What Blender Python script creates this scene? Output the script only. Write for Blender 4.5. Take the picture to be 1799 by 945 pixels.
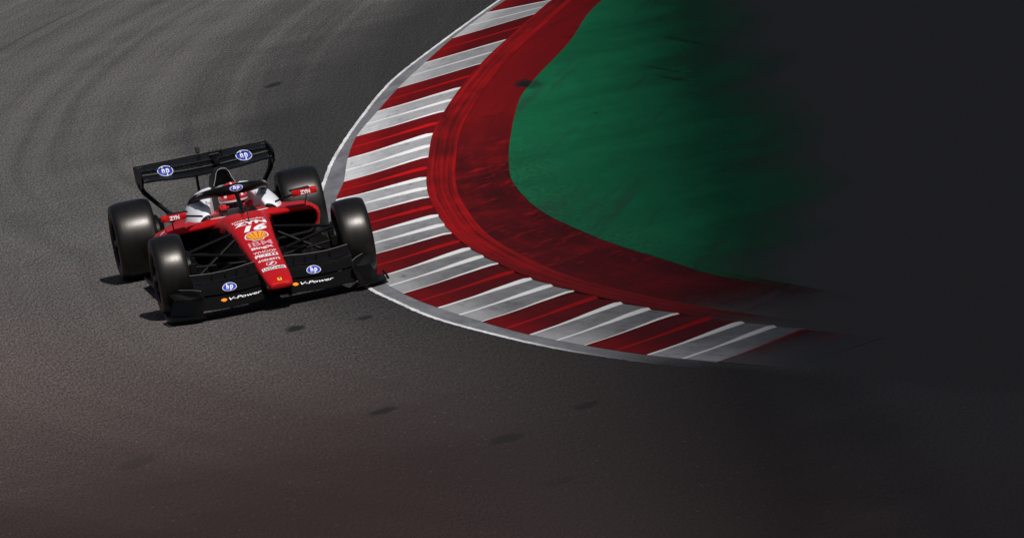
import bpy, bmesh, math, random
from math import sin, cos, pi, radians
from mathutils import Vector, Matrix
from mathutils.bvhtree import BVHTree
from mathutils import noise as mnoise

random.seed(7)
SC = bpy.context.scene
COL = SC.collection
for _o in list(bpy.data.objects):
    bpy.data.objects.remove(_o)

# ------------------------------------------------------------------ camera, light, exposure
# world frame: x = to the car's right, y = the way the car drives, z = up; origin under the front axle
CAM_LOC = (9.4941, 97.4954, 11.1355)
CAM_R = (-0.9734190, 0.1372093, -0.1833823)
CAM_U = (-0.1966070, -0.0899013, 0.9763521)
CAM_F = (-0.1174783, -0.9864539, -0.1144880)
cd = bpy.data.cameras.new('camera')
cam = bpy.data.objects.new('camera', cd)
COL.objects.link(cam)
cam.matrix_world = Matrix(((CAM_R[0], CAM_U[0], -CAM_F[0], CAM_LOC[0]),
                           (CAM_R[1], CAM_U[1], -CAM_F[1], CAM_LOC[1]),
                           (CAM_R[2], CAM_U[2], -CAM_F[2], CAM_LOC[2]), (0, 0, 0, 1)))
cd.sensor_width = 36.0
cd.sensor_fit = 'HORIZONTAL'
cd.lens = 400.47
cd.clip_start = 1.0
cd.clip_end = 6000.0
SC.camera = cam

SUN_DIR = Vector((-0.23, 0.73, 1.0)).normalized()
SUN_EL = math.asin(SUN_DIR.z)
SUN_AZ = math.atan2(SUN_DIR.x, SUN_DIR.y)          # clockwise from +y
W = bpy.data.worlds.new('World')
SC.world = W
W.use_nodes = True
wn = W.node_tree
wn.nodes.clear()
wo = wn.nodes.new('ShaderNodeOutputWorld')
wb = wn.nodes.new('ShaderNodeBackground')
ws = wn.nodes.new('ShaderNodeTexSky')
ws.sky_type = 'NISHITA'
ws.sun_disc = False
ws.sun_elevation = SUN_EL
ws.sun_rotation = SUN_AZ
ws.air_density = 1.0
ws.dust_density = 4.0
ws.ozone_density = 0.8
wb.inputs['Strength'].default_value = 0.05
wn.links.new(ws.outputs[0], wb.inputs[0])
wn.links.new(wb.outputs[0], wo.inputs[0])

sl = bpy.data.lights.new('sun', 'SUN')
sl.energy = 5.0
sl.angle = radians(0.53)
sl.color = (1.0, 0.972, 0.945)
sun = bpy.data.objects.new('sun', sl)
COL.objects.link(sun)
sun.rotation_euler = SUN_DIR.to_track_quat('Z', 'Y').to_euler()
sun.location = (0, 0, 60)

SC.view_settings.view_transform = 'Standard'
SC.view_settings.look = 'None'
SC.view_settings.exposure = -0.35
SC.view_settings.gamma = 1.0
SC.view_settings.use_curve_mapping = False
SC.render.engine = 'CYCLES'
SC.cycles.use_denoising = True
SC.cycles.max_bounces = 8

# ------------------------------------------------------------------ material helpers
def new_mat(name):
    m = bpy.data.materials.new(name)
    m.use_nodes = True
    nt = m.node_tree
    b = nt.nodes['Principled BSDF']
    return m, nt, b


class NT:
    """small node building helper: every method returns an output socket"""
    def __init__(s, nt):
        s.nt = nt

    def _set(s, sock, v):
        if isinstance(v, bpy.types.NodeSocket):
            s.nt.links.new(v, sock)
        else:
            sock.default_value = v

    def math(s, op, a, b=0.0, c=0.0, clamp=False):
        n = s.nt.nodes.new('ShaderNodeMath')
        n.operation = op
        n.use_clamp = clamp
        s._set(n.inputs[0], a)
        s._set(n.inputs[1], b)
        s._set(n.inputs[2], c)
        return n.outputs[0]

    def coord(s, which='Object'):
        return s.nt.nodes.new('ShaderNodeTexCoord').outputs[which]

    def sep(s, v):
        n = s.nt.nodes.new('ShaderNodeSeparateXYZ')
        s._set(n.inputs[0], v)
        return n.outputs[0], n.outputs[1], n.outputs[2]

    def comb(s, x, y, z=0.0):
        n = s.nt.nodes.new('ShaderNodeCombineXYZ')
        s._set(n.inputs[0], x); s._set(n.inputs[1], y); s._set(n.inputs[2], z)
        return n.outputs[0]

    def noise(s, v, scale=1.0, detail=3.0, rough=0.55, dist=0.0):
        n = s.nt.nodes.new('ShaderNodeTexNoise')
        s._set(n.inputs['Vector'], v)
        n.inputs['Scale'].default_value = scale
        n.inputs['Detail'].default_value = detail
        n.inputs['Roughness'].default_value = rough
        n.inputs['Distortion'].default_value = dist
        return n.outputs[0]

    def step(s, v, lo, hi):                          # smoothstep lo..hi -> 0..1 (lo may exceed hi)
        n = s.nt.nodes.new('ShaderNodeMapRange')
        n.interpolation_type = 'SMOOTHSTEP'
        s._set(n.inputs[0], v)
        if lo <= hi:
            n.inputs[1].default_value, n.inputs[2].default_value = lo, hi
            n.inputs[3].default_value, n.inputs[4].default_value = 0.0, 1.0
        else:
            n.inputs[1].default_value, n.inputs[2].default_value = hi, lo
            n.inputs[3].default_value, n.inputs[4].default_value = 1.0, 0.0
        return n.outputs[0]

    def mix(s, f, a, b):
        n = s.nt.nodes.new('ShaderNodeMix')
        n.data_type = 'RGBA'
        s._set(n.inputs[0], f)
        for i, v in ((6, a), (7, b)):
            if isinstance(v, tuple) and len(v) == 3:
                v = v + (1.0,)
            s._set(n.inputs[i], v)
        return n.outputs[2]

    def scale_col(s, col, f):                         # colour times a scalar
        n = s.nt.nodes.new('ShaderNodeVectorMath')
        n.operation = 'SCALE'
        if isinstance(col, tuple):
            n.inputs[0].default_value = col[:3]
        else:
            s._set(n.inputs[0], col)
        s._set(n.inputs['Scale'], f)
        return n.outputs[0]

    def bump(s, h, strength, dist):
        n = s.nt.nodes.new('ShaderNodeBump')
        n.inputs['Strength'].default_value = strength
        n.inputs['Distance'].default_value = dist
        s._set(n.inputs['Height'], h)
        return n.outputs[0]


def paint_mat(name, col, rough=0.4, coat=0.0, metal=0.0, var=0.12, spec=0.5, scale=6.0):
    """paint, carbon, rubber: base colour with a little grime and roughness variation"""
    m, nt, b = new_mat(name)
    N = NT(nt)
    c = N.coord('Object')
    n1 = N.noise(c, scale, 5, 0.6)
    f = N.math('MULTIPLY_ADD', n1, var * 2, 1.0 - var)
    nt.links.new(N.scale_col(col, f), b.inputs['Base Color'])
    n2 = N.noise(c, scale * 4, 4, 0.6)
    nt.links.new(N.math('MULTIPLY_ADD', n2, rough * 0.5, rough * 0.75), b.inputs['Roughness'])
    b.inputs['Metallic'].default_value = metal
    b.inputs['Coat Weight'].default_value = coat
    b.inputs['Coat Roughness'].default_value = 0.12
    b.inputs['Specular IOR Level'].default_value = spec
    return m


M = {}
M['red'] = paint_mat('red_paint', (0.44, 0.0045, 0.0065), 0.42, 0.05, var=0.06, spec=0.3)
M['darkred'] = paint_mat('dark_red_paint', (0.20, 0.006, 0.012), 0.4, 0.2)
M['white'] = paint_mat('white_paint', (0.76, 0.77, 0.82), 0.4, 0.2, var=0.05)
M['slate'] = paint_mat('slate_blue_paint', (0.055, 0.062, 0.115), 0.4, 0.2)
M['carbon'] = paint_mat('black_carbon', (0.0045, 0.0042, 0.0042), 0.42, 0.0, var=0.2, scale=14, spec=0.12)
M['gloss'] = paint_mat('gloss_black', (0.0045, 0.0041, 0.004), 0.34, 0.0, var=0.1, spec=0.10)
M['matt'] = paint_mat('matt_black', (0.012, 0.011, 0.011), 0.7, var=0.2, scale=12)
M['dark'] = paint_mat('duct_black', (0.006, 0.0055, 0.0055), 0.8)
M['metal'] = paint_mat('bare_metal', (0.45, 0.45, 0.46), 0.3, metal=1.0)
M['edge'] = paint_mat('polished_edge', (0.16, 0.155, 0.155), 0.35, 0.1)
M['wing'] = paint_mat('lacquered_carbon', (0.005, 0.0045, 0.0044), 0.20, 0.0, var=0.1, spec=0.75)
M['rim'] = paint_mat('bare_rim', (0.42, 0.42, 0.42), 0.35, 0.1)
M['stripe'] = paint_mat('tyre_red_print', (0.30, 0.012, 0.018), 0.6)
M['blue'] = paint_mat('logo_blue', (0.022, 0.05, 0.42), 0.35, var=0.03)
M['prwhite'] = paint_mat('print_white', (0.80, 0.80, 0.82), 0.4, var=0.04)
M['prpink'] = paint_mat('print_pink', (0.62, 0.28, 0.32), 0.4, var=0.04)
M['prblack'] = paint_mat('print_black', (0.010, 0.010, 0.010), 0.5)
M['yellow'] = paint_mat('logo_yellow', (0.85, 0.36, 0.02), 0.4, var=0.04)
M['orange'] = paint_mat('logo_orange', (0.80, 0.17, 0.02), 0.4, var=0.04)
M['badge'] = paint_mat('badge_yellow', (0.85, 0.62, 0.03), 0.4, var=0.04)
M['suit'] = paint_mat('red_fabric', (0.50, 0.008, 0.014), 0.85, var=0.2, scale=30)
M['helmet'] = paint_mat('helmet_red', (0.55, 0.010, 0.012), 0.2, 0.8, var=0.04)
M['skin'] = paint_mat('skin', (0.45, 0.25, 0.18), 0.55)


def make_tyre_mat():
    m, nt, b = new_mat('tyre_rubber')
    N = NT(nt)
    c = N.coord('Object')
    x, y, z = N.sep(c)
    ang = N.math('ARCTAN2', z, y)
    st = N.noise(N.comb(N.math('MULTIPLY', x, 26.0), N.math('MULTIPLY', ang, 1.2), 0.0), 1.0, 4, 0.6)
    gr = N.noise(c, 90.0, 3, 0.6)
    f = N.math('ADD', N.math('MULTIPLY', st, 0.7), N.math('MULTIPLY', gr, 0.5))
    nt.links.new(N.mix(N.step(f, 0.3, 0.9), (0.0030, 0.0028, 0.0026), (0.0070, 0.0064, 0.006)), b.inputs['Base Color'])
    nt.links.new(N.math('MULTIPLY_ADD', st, 0.12, 0.28), b.inputs['Roughness'])
    b.inputs['Specular IOR Level'].default_value = 0.5
    b.inputs['Specular Tint'].default_value = (1.0, 0.95, 0.90, 1)
    nt.links.new(N.bump(gr, 0.25, 0.002), b.inputs['Normal'])
    return m


M['tyre'] = make_tyre_mat()


def make_visor_mat():
    m, nt, b = new_mat('tinted_visor')
    N = NT(nt)
    n = N.noise(N.coord('Object'), 9.0, 2, 0.5)
    nt.links.new(N.mix(n, (0.006, 0.006, 0.009), (0.016, 0.013, 0.022)), b.inputs['Base Color'])
    b.inputs['Roughness'].default_value = 0.08
    b.inputs['Coat Weight'].default_value = 0.8
    return m


M['visor'] = make_visor_mat()


def make_screen_mat():
    m, nt, b = new_mat('clear_plastic')
    N = NT(nt)
    n = N.noise(N.coord('Object'), 14.0, 3, 0.5)
    nt.links.new(N.mix(n, (0.10, 0.10, 0.10), (0.18, 0.18, 0.18)), b.inputs['Base Color'])
    b.inputs['Roughness'].default_value = 0.12
    b.inputs['Alpha'].default_value = 0.05
    return m


M['screen'] = make_screen_mat()

# ------------------------------------------------------------------ ground materials
ARC_C = (-57.0, -1.0)           # centre of the bend


def polar(N):
    g = N.nt.nodes.new('ShaderNodeNewGeometry').outputs['Position']
    x, y, z = N.sep(g)
    dx = N.math('SUBTRACT', x, ARC_C[0])
    dy = N.math('SUBTRACT', y, ARC_C[1])
    r = N.math('SQRT', N.math('ADD', N.math('MULTIPLY', dx, dx), N.math('MULTIPLY', dy, dy)))
    s = N.math('MULTIPLY', N.math('ARCTAN2', dy, dx), 56.0)
    return g, x, y, r, s


def spot(N, x, y, cx, cy, hx, hy, ang, warp):
    """soft-edged elliptical mark on the ground, 0..1"""
    ca, sa = cos(ang), sin(ang)
    dx = N.math('SUBTRACT', x, cx)
    dy = N.math('SUBTRACT', y, cy)
    u = N.math('ADD', N.math('MULTIPLY', dx, ca / hx), N.math('MULTIPLY', dy, sa / hx))
    v = N.math('ADD', N.math('MULTIPLY', dx, -sa / hy), N.math('MULTIPLY', dy, ca / hy))
    d = N.math('SQRT', N.math('ADD', N.math('MULTIPLY', u, u), N.math('MULTIPLY', v, v)))
    d = N.math('ADD', d, warp)
    return N.step(d, 1.15, 0.55)


def make_asphalt():
    m, nt, b = new_mat('asphalt')
    N = NT(nt)
    g, x, y, r, s = polar(N)
    # rubbered bands that follow the bend
    warp = N.noise(g, 0.09, 2, 0.5)
    rw = N.math('ADD', r, N.math('MULTIPLY', warp, 0.5))
    # the tyre marks drift outwards across the width of the track
    rd = N.math('SUBTRACT', rw, N.math('MULTIPLY', N.math('MAXIMUM', N.math('MULTIPLY_ADD', s, -1.0, -5.0), 0.0), 0.17))
    n1 = N.noise(N.comb(N.math('MULTIPLY', rd, 1.35), N.math('MULTIPLY', s, 0.018), 3.0), 1.0, 3, 0.55)
    n2 = N.noise(N.comb(N.math('MULTIPLY', rd, 3.6), N.math('MULTIPLY', s, 0.04), 9.0), 1.0, 4, 0.6)
    n3 = N.noise(g, 0.5, 4, 0.6)
    band = N.math('ADD', N.math('MULTIPLY', n1, 0.48), N.math('ADD', N.math('MULTIPLY', n2, 0.30), N.math('MULTIPLY', n3, 0.22)))
    light = N.math('MULTIPLY_ADD', N.math('SUBTRACT', N.step(band, 0.34, 0.64), 0.6), N.math('MULTIPLY_ADD', N.step(s, -14.0, -3.0), -0.55, 1.0), 0.6, clamp=True)
    near = N.step(N.math('ADD', N.math('ADD', r, N.math('MULTIPLY', n3, 0.9)), N.math('MULTIPLY', N.step(s, -25.0, -6.0), 0.95)), 59.3, 57.5)        # dark rubber line hugging the kerb
    base = N.mix(light, (0.054, 0.0528, 0.0518), (0.110, 0.106, 0.1025))
    base = N.mix(N.math('MULTIPLY', near, 0.85), base, (0.0245, 0.0240, 0.0242))
    # foreground dimming painted into the colour, browner and darker towards the camera
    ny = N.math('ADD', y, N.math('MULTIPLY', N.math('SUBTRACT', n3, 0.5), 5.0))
    fore_dim = N.step(ny, 0.0, 15.0)
    base = N.mix(fore_dim, base, N.mix(light, (0.0245, 0.0188, 0.0186), (0.0320, 0.0246, 0.0244)))
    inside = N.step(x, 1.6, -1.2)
    base = N.mix(N.math('MULTIPLY', N.math('MULTIPLY', inside, fore_dim), 0.9), base, (0.0240, 0.0228, 0.0228))  # same painted dimming, deeper on the kerb side
    base = N.mix(N.math('MULTIPLY', N.step(N.math('ADD', N.math('MULTIPLY_ADD', y, -0.117, x), N.math('MULTIPLY', n3, 0.6)), -3.3, -4.7), N.step(y, 5.0, 10.0)), base, (0.084, 0.080, 0.079))  # paler tone painted in to lift the shaded corner past the kerb
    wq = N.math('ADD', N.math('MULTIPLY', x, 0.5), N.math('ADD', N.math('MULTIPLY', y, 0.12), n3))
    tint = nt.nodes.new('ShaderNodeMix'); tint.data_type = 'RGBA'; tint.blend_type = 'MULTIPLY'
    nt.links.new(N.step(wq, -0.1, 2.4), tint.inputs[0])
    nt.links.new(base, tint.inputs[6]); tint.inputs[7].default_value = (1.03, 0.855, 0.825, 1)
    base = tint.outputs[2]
    base = N.mix(N.step(r, 56.0, 55.6), base, (0.072, 0.068, 0.066))          # neutral infield tone that the painted fade ends in
    # stone grain
    a = N.noise(g, 55.0, 2, 0.65)
    a2 = N.noise(N.comb(N.math('MULTIPLY', x, 64.0), N.math('MULTIPLY', y, 8.0), 0.0), 1.0, 3, 0.85)
    grain = N.math('MULTIPLY_ADD', a, 1.1, 0.45)
    grain = N.math('MULTIPLY', grain, N.math('MULTIPLY_ADD', N.math('SUBTRACT', a2, 0.5), 5.2, 1.0))
    grain = N.math('MAXIMUM', grain, 0.15)
    grain = N.mix(N.math('MAXIMUM', N.math('MULTIPLY', fore_dim, 0.65), N.math('MULTIPLY', N.step(r, 56.4, 55.4), 0.85)), N.comb(grain, grain, grain), (1.0, 1.0, 1.0))
    mul = nt.nodes.new('ShaderNodeMix'); mul.data_type = 'RGBA'; mul.blend_type = 'MULTIPLY'
    mul.inputs[0].default_value = 1.0
    nt.links.new(base, mul.inputs[6]); nt.links.new(grain, mul.inputs[7])
    base = mul.outputs[2]
    # scattered pale stones
    vn = nt.nodes.new('ShaderNodeTexVoronoi')
    vn.inputs['Scale'].default_value = 1.0
    nt.links.new(N.comb(N.math('MULTIPLY', x, 22.0), N.math('MULTIPLY', y, 9.0), 0.0), vn.inputs['Vector'])
    cx = N.sep(vn.outputs['Color'])[0]
    stone = N.math('MULTIPLY', N.step(vn.outputs['Distance'], 0.30, 0.16), N.step(cx, 0.90, 0.97))
    stone = N.math('MULTIPLY', stone, N.math('MULTIPLY_ADD', fore_dim, -0.8, 1.0))
    base = N.mix(N.math('MULTIPLY', N.math('MULTIPLY', stone, N.math('SUBTRACT', 1.0, near)), 0.4), base, (0.26, 0.25, 0.24))
    # oil and repair spots
    wz = N.math('MULTIPLY', N.math('SUBTRACT', N.noise(g, 7.0, 4, 0.6), 0.5), 1.1)
    tot = None
    for cx_, cy_, hx, hy, an, k in ((-2.27, -18.75, .095, .28, -0.30, .8), (0.10, 2.68, .10, .23, -0.15, .9), (-0.47, 2.9, .085, .17, -0.2, .8),
                                   (0.20, 9.28, .12, .22, -0.35, .75), (-1.13, 11.42, .11, .22, -0.3, .7), (-0.36, 12.4, .15, .28, -0.2, .6),
                                   (2.18, 9.36, .15, .4, -0.30, .28), (-0.33, 15.34, .15, .2, -0.2, .3)):
        q = N.math('MULTIPLY', spot(N, x, y, cx_, cy_, hx, hy, an, wz), k)
        tot = q if tot is None else N.math('MAXIMUM', tot, q)
    base = N.mix(tot, base, (0.012, 0.0118, 0.012))
    # thin black tyre marks far left
    tm = N.noise(N.comb(N.math('MULTIPLY', rd, 4.5), N.math('MULTIPLY', s, 0.05), 21.0), 1.0, 3, 0.6)
    tmask = N.math('MULTIPLY', N.step(tm, 0.57, 0.68), N.math('MULTIPLY', N.step(rd, 59.2, 60.2), N.step(s, -11.0, -18.0)))
    base = N.mix(N.math('MULTIPLY', tmask, 0.7), base, (0.022, 0.021, 0.021))
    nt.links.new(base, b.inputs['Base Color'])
    b.inputs['Roughness'].default_value = 0.92
    b.inputs['Specular IOR Level'].default_value = 0.06
    nt.links.new(N.bump(a, 0.12, 0.004), b.inputs['Normal'])
    return m


M['asphalt'] = make_asphalt()


def kerb_paint(name, clean, dirty, dimmed, smear, grain=0.35, ends=(9.4, 11.0)):
    """painted concrete: clean near the outer lip, greyed where tyres run, smeared along the bend"""
    m, nt, b = new_mat(name)
    N = NT(nt)
    g, x, y, r, s = polar(N)
    u, v, _ = N.sep(N.coord('UV'))
    n1 = N.noise(N.comb(N.math('MULTIPLY', r, 2.0), N.math('MULTIPLY', s, 0.5), 0.0), 1.0, 5, 0.65, 0.6)
    n2 = N.noise(N.comb(N.math('MULTIPLY', r, 16.0), N.math('MULTIPLY', s, 3.0), 5.0), 1.0, 4, 0.65)
    n3 = N.noise(g, 40.0, 3, 0.7)
    d = N.math('ADD', N.math('MULTIPLY', N.step(u, 0.02, 0.5), 0.75), N.math('MULTIPLY', N.math('SUBTRACT', n1, 0.5), 1.1))
    d = N.math('ADD', d, N.math('MULTIPLY', N.math('SUBTRACT', n2, 0.5), 0.7), clamp=True)
    # overall dimming towards the near end, painted into the kerb colour
    dim = N.step(N.math('ADD', y, N.math('MULTIPLY', N.math('SUBTRACT', n1, 0.5), 3.0)), -8.5, 1.5)
    col = N.mix(d, N.mix(dim, clean, N.mix(0.6, clean, dimmed)), N.mix(dim, dirty, dimmed))
    sm = N.math('MULTIPLY', N.step(n2, 0.56, 0.72), N.step(n1, 0.42, 0.6))
    col = N.mix(N.math('MULTIPLY', sm, 0.55), col, smear)
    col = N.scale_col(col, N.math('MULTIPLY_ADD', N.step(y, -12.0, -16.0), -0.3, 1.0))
    # fine drag lines along the grooves, and patches where the paint has gone
    n5 = N.noise(N.comb(N.math('MULTIPLY', u, 2.2), N.math('ADD', N.math('MULTIPLY', v, 24.0), N.math('MULTIPLY', N.math('FLOOR', N.math('MULTIPLY', s, 0.55)), 7.3)), 3.0), 1.0, 4, 0.7)
    col = N.mix(N.math('MULTIPLY', N.step(n5, 0.50, 0.70), 0.5), col, smear)
    n6 = N.noise(N.comb(N.math('MULTIPLY', x, 18.0), N.math('MULTIPLY', y, 7.0), 0.0), 1.0, 4, 0.75)
    col = N.mix(N.math('MULTIPLY', N.step(n6, 0.64, 0.70), 0.6), col, smear)
    col = N.scale_col(col, N.math('MULTIPLY_ADD', n3, grain, 1.0 - grain * 0.5))
    # darkening painted in as a fade to dull grey at the near end
    fade_y = N.step(N.math('ADD', y, N.math('MULTIPLY', N.math('SUBTRACT', n1, 0.5), 1.5)), ends[0], ends[1])
    col = N.mix(fade_y, col, (0.062, 0.058, 0.058))
    nt.links.new(col, b.inputs['Base Color'])
    b.inputs['Roughness'].default_value = 0.7
    b.inputs['Specular IOR Level'].default_value = 0.05
    nt.links.new(N.bump(n3, 0.3, 0.003), b.inputs['Normal'])
    return m


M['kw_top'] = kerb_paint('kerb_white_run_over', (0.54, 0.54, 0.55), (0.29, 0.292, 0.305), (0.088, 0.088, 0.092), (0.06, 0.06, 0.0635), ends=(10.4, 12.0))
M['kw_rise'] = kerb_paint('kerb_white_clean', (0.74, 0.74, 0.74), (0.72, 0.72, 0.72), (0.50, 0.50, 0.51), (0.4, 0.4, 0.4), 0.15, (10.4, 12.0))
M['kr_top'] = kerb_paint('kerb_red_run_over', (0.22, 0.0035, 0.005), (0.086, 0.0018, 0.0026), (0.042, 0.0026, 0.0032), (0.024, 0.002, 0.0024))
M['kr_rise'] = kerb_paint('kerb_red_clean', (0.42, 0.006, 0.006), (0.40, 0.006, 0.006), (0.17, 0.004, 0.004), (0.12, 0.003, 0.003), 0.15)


def make_ring_mat():
    m, nt, b = new_mat('kerb_ring_red')
    N = NT(nt)
    g, x, y, r, s = polar(N)
    u, v, _ = N.sep(N.coord('UV'))
    n1 = N.noise(N.comb(N.math('MULTIPLY', r, 3.0), N.math('MULTIPLY', s, 0.4), 0.0), 1.0, 5, 0.65)
    n2 = N.noise(N.comb(N.math('MULTIPLY', u, 9.0), N.math('MULTIPLY', s, 0.12), 2.0), 1.0, 4, 0.6)
    n3 = N.noise(g, 40.0, 3, 0.7)
    col = N.mix(N.step(N.math('ADD', N.math('MULTIPLY', n1, 0.5), N.math('MULTIPLY', n2, 0.5)), 0.36, 0.62), (0.07, 0.0028, 0.0032), (0.30, 0.0045, 0.0055))
    dirt = N.step(N.math('ADD', y, N.math('MULTIPLY', n1, 4.0)), -1.0, 8.0)
    fade_out = N.step(N.math('ADD', y, N.math('MULTIPLY', N.math('SUBTRACT', n1, 0.5), 1.5)), 6.5, 9.2)  # ring dissolves here as part of the painted dark fade
    col = N.mix(N.math('MULTIPLY', dirt, 0.7), col, (0.060, 0.005, 0.0055))
    col = N.scale_col(col, N.math('MULTIPLY_ADD', n3, 0.4, 0.8))
    nt.links.new(N.math('SUBTRACT', 1.0, fade_out), b.inputs['Alpha'])
    nt.links.new(col, b.inputs['Base Color'])
    b.inputs['Roughness'].default_value = 0.7
    b.inputs['Specular IOR Level'].default_value = 0.05
    return m


def make_apron_mat():
    m, nt, b = new_mat('apron_worn_red')
    N = NT(nt)
    g, x, y, r, s = polar(N)
    n1 = N.noise(g, 0.55, 4, 0.6)
    # tyre scrubs: short strokes that run off the track at an angle
    q = N.math('ADD', N.math('MULTIPLY', x, 0.94), N.math('MULTIPLY', y, 0.11))
    n2 = N.noise(N.comb(N.math('MULTIPLY', x, 3.6), N.math('MULTIPLY', N.math('SUBTRACT', y, N.math('MULTIPLY', x, 1.1)), 3.6), 7.0), 1.0, 5, 0.72, 0.9)
    n3 = N.noise(N.comb(N.math('MULTIPLY', r, 5.0), N.math('MULTIPLY', s, 0.25), 4.0), 1.0, 4, 0.65)
    n4 = N.noise(g, 35.0, 3, 0.7)
    far = N.step(N.math('ADD', y, N.math('MULTIPLY', N.math('SUBTRACT', n1, 0.5), 9.0)), -7.0, -14.0)
    wear = N.math('ADD', N.math('MULTIPLY', n1, 0.55), N.math('MULTIPLY', n3, 0.45))
    base = N.mix(N.step(wear, 0.38, 0.64), (0.052, 0.0036, 0.0044), (0.165, 0.0042, 0.0055))
    base = N.mix(N.math('MULTIPLY', far, 0.75), base, N.mix(n3, (0.120, 0.0030, 0.0038), (0.240, 0.0040, 0.0050)))
    mid = N.math('MULTIPLY', N.step(y, -10.0, -6.0), N.step(N.noise(g, 0.9, 3, 0.6), 0.36, 0.58))
    base = N.mix(N.math('MULTIPLY', mid, 0.6), base, (0.028, 0.0026, 0.003))
    scr = N.math('MULTIPLY', N.math('MULTIPLY', N.step(n2, 0.54, 0.63), N.step(N.noise(g, 0.8, 3, 0.6), 0.40, 0.56)), N.step(y, -11.0, -7.5))
    base = N.mix(N.math('MULTIPLY', scr, 0.75), base, (0.27, 0.006, 0.0075))
    blk = N.math('MULTIPLY', N.step(n2, 0.44, 0.36), N.step(n1, 0.45, 0.62))
    base = N.mix(N.math('MULTIPLY', blk, 0.65), base, (0.016, 0.0032, 0.0034))
    dirt = N.step(N.math('ADD', y, N.math('MULTIPLY', n1, 5.0)), -2.0, 6.5)
    base = N.mix(N.math('MULTIPLY', dirt, 0.5), base, (0.055, 0.0045, 0.006))
    wz = N.math('MULTIPLY', N.math('SUBTRACT', N.noise(g, 9.0, 4, 0.7), 0.5), 2.2)
    base = N.mix(spot(N, x, y, -4.22, -13.62, .12, .55, 0.0, wz), base, (0.010, 0.010, 0.010))
    base = N.scale_col(base, N.math('MULTIPLY_ADD', n4, 0.6, 0.7))
    fade_y = N.step(N.math('ADD', y, N.math('MULTIPLY', N.math('SUBTRACT', n2, 0.5), 3.0)), 4.8, 8.4)  # dark fade at the near end, painted by dissolving the red
    nt.links.new(N.math('SUBTRACT', 1.0, fade_y), b.inputs['Alpha'])
    nt.links.new(base, b.inputs['Base Color'])
    b.inputs['Roughness'].default_value = 0.8
    b.inputs['Specular IOR Level'].default_value = 0.05
    return m


def make_green_mat():
    m, nt, b = new_mat('green_paint')
    N = NT(nt)
    g, x, y, r, s = polar(N)
    n1 = N.noise(g, 0.5, 4, 0.6)
    n2 = N.noise(N.comb(N.math('MULTIPLY', N.math('ADD', x, N.math('MULTIPLY', y, -0.28)), 2.6), N.math('MULTIPLY', y, 0.16), 1.0), 1.0, 4, 0.65, 0.3)
    n4 = N.noise(g, 45.0, 3, 0.7)
    base = N.mix(N.step(n1, 0.3, 0.7), (0.0055, 0.104, 0.042), (0.0075, 0.142, 0.058))
    mo = N.noise(N.comb(N.math('MULTIPLY', x, 5.0), N.math('MULTIPLY', y, 1.1), 2.0), 1.0, 5, 0.7)
    base = N.scale_col(base, N.math('MULTIPLY_ADD', mo, 0.6, 0.74))
    base = N.mix(N.math('MULTIPLY', N.step(n2, 0.52, 0.70), 0.6), base, (0.020, 0.052, 0.036))
    # rubber dust along the inside edge, near the bottom of the bend
    ed = N.math('ADD', r, N.math('MULTIPLY', N.math('SUBTRACT', n1, 0.5), 0.5))
    sp_ = N.noise(N.comb(N.math('MULTIPLY', x, 22.0), N.math('MULTIPLY', y, 5.0), 0.0), 1.0, 4, 0.8)
    dust = N.math('MULTIPLY', N.math('MULTIPLY', N.step(ed, 53.5, 54.15), N.step(sp_, 0.40, 0.58)), N.step(y, -11.0, -6.0))
    base = N.mix(N.math('MULTIPLY', dust, 0.5), base, (0.014, 0.036, 0.026))
    wz = N.math('MULTIPLY', N.math('SUBTRACT', N.noise(g, 6.0, 4, 0.7), 0.5), 2.2)
    for cx, cy, hx, hy, an in ((-4.26, -13.4, .10, .45, -0.1), (-5.36, -11.3, .04, .7, 0.11), (-5.42, -12.4, .03, .9, 0.12), (-6.02, -14.6, .05, 1.2, 0.10)):
        base = N.mix(N.math('MULTIPLY', spot(N, x, y, cx, cy, hx, hy, an, wz), 0.6), base, (0.012, 0.018, 0.015))
    # small stones and flecks
    vn = nt.nodes.new('ShaderNodeTexVoronoi')
    nt.links.new(N.comb(N.math('MULTIPLY', x, 3.5), N.math('MULTIPLY', y, 0.9), 0.0), vn.inputs['Vector'])
    vn.inputs['Scale'].default_value = 1.0
    fx = N.sep(vn.outputs['Color'])[0]
    fl = N.math('MULTIPLY', N.step(vn.outputs['Distance'], 0.09, 0.05), N.step(fx, 0.72, 0.78))
    base = N.mix(N.math('MULTIPLY', fl, 0.7), base, (0.010, 0.012, 0.011))
    base = N.scale_col(base, N.math('MULTIPLY_ADD', n4, 0.4, 0.8))
    # darkening away from the kerb, painted by letting the green fade through alpha
    edge = N.math('ADD', N.math('ADD', x, N.math('ADD', N.math('MULTIPLY', y, -0.117), N.math('MULTIPLY', N.math('MAXIMUM', y, 0.0), -0.13))), N.math('MULTIPLY', N.math('SUBTRACT', n1, 0.5), 1.2))
    fade_out = N.step(edge, -3.7, -5.4)
    nt.links.new(N.math('SUBTRACT', 1.0, fade_out), b.inputs['Alpha'])
    nt.links.new(base, b.inputs['Base Color'])
    b.inputs['Roughness'].default_value = 0.8
    b.inputs['Specular IOR Level'].default_value = 0.05
    return m


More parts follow.
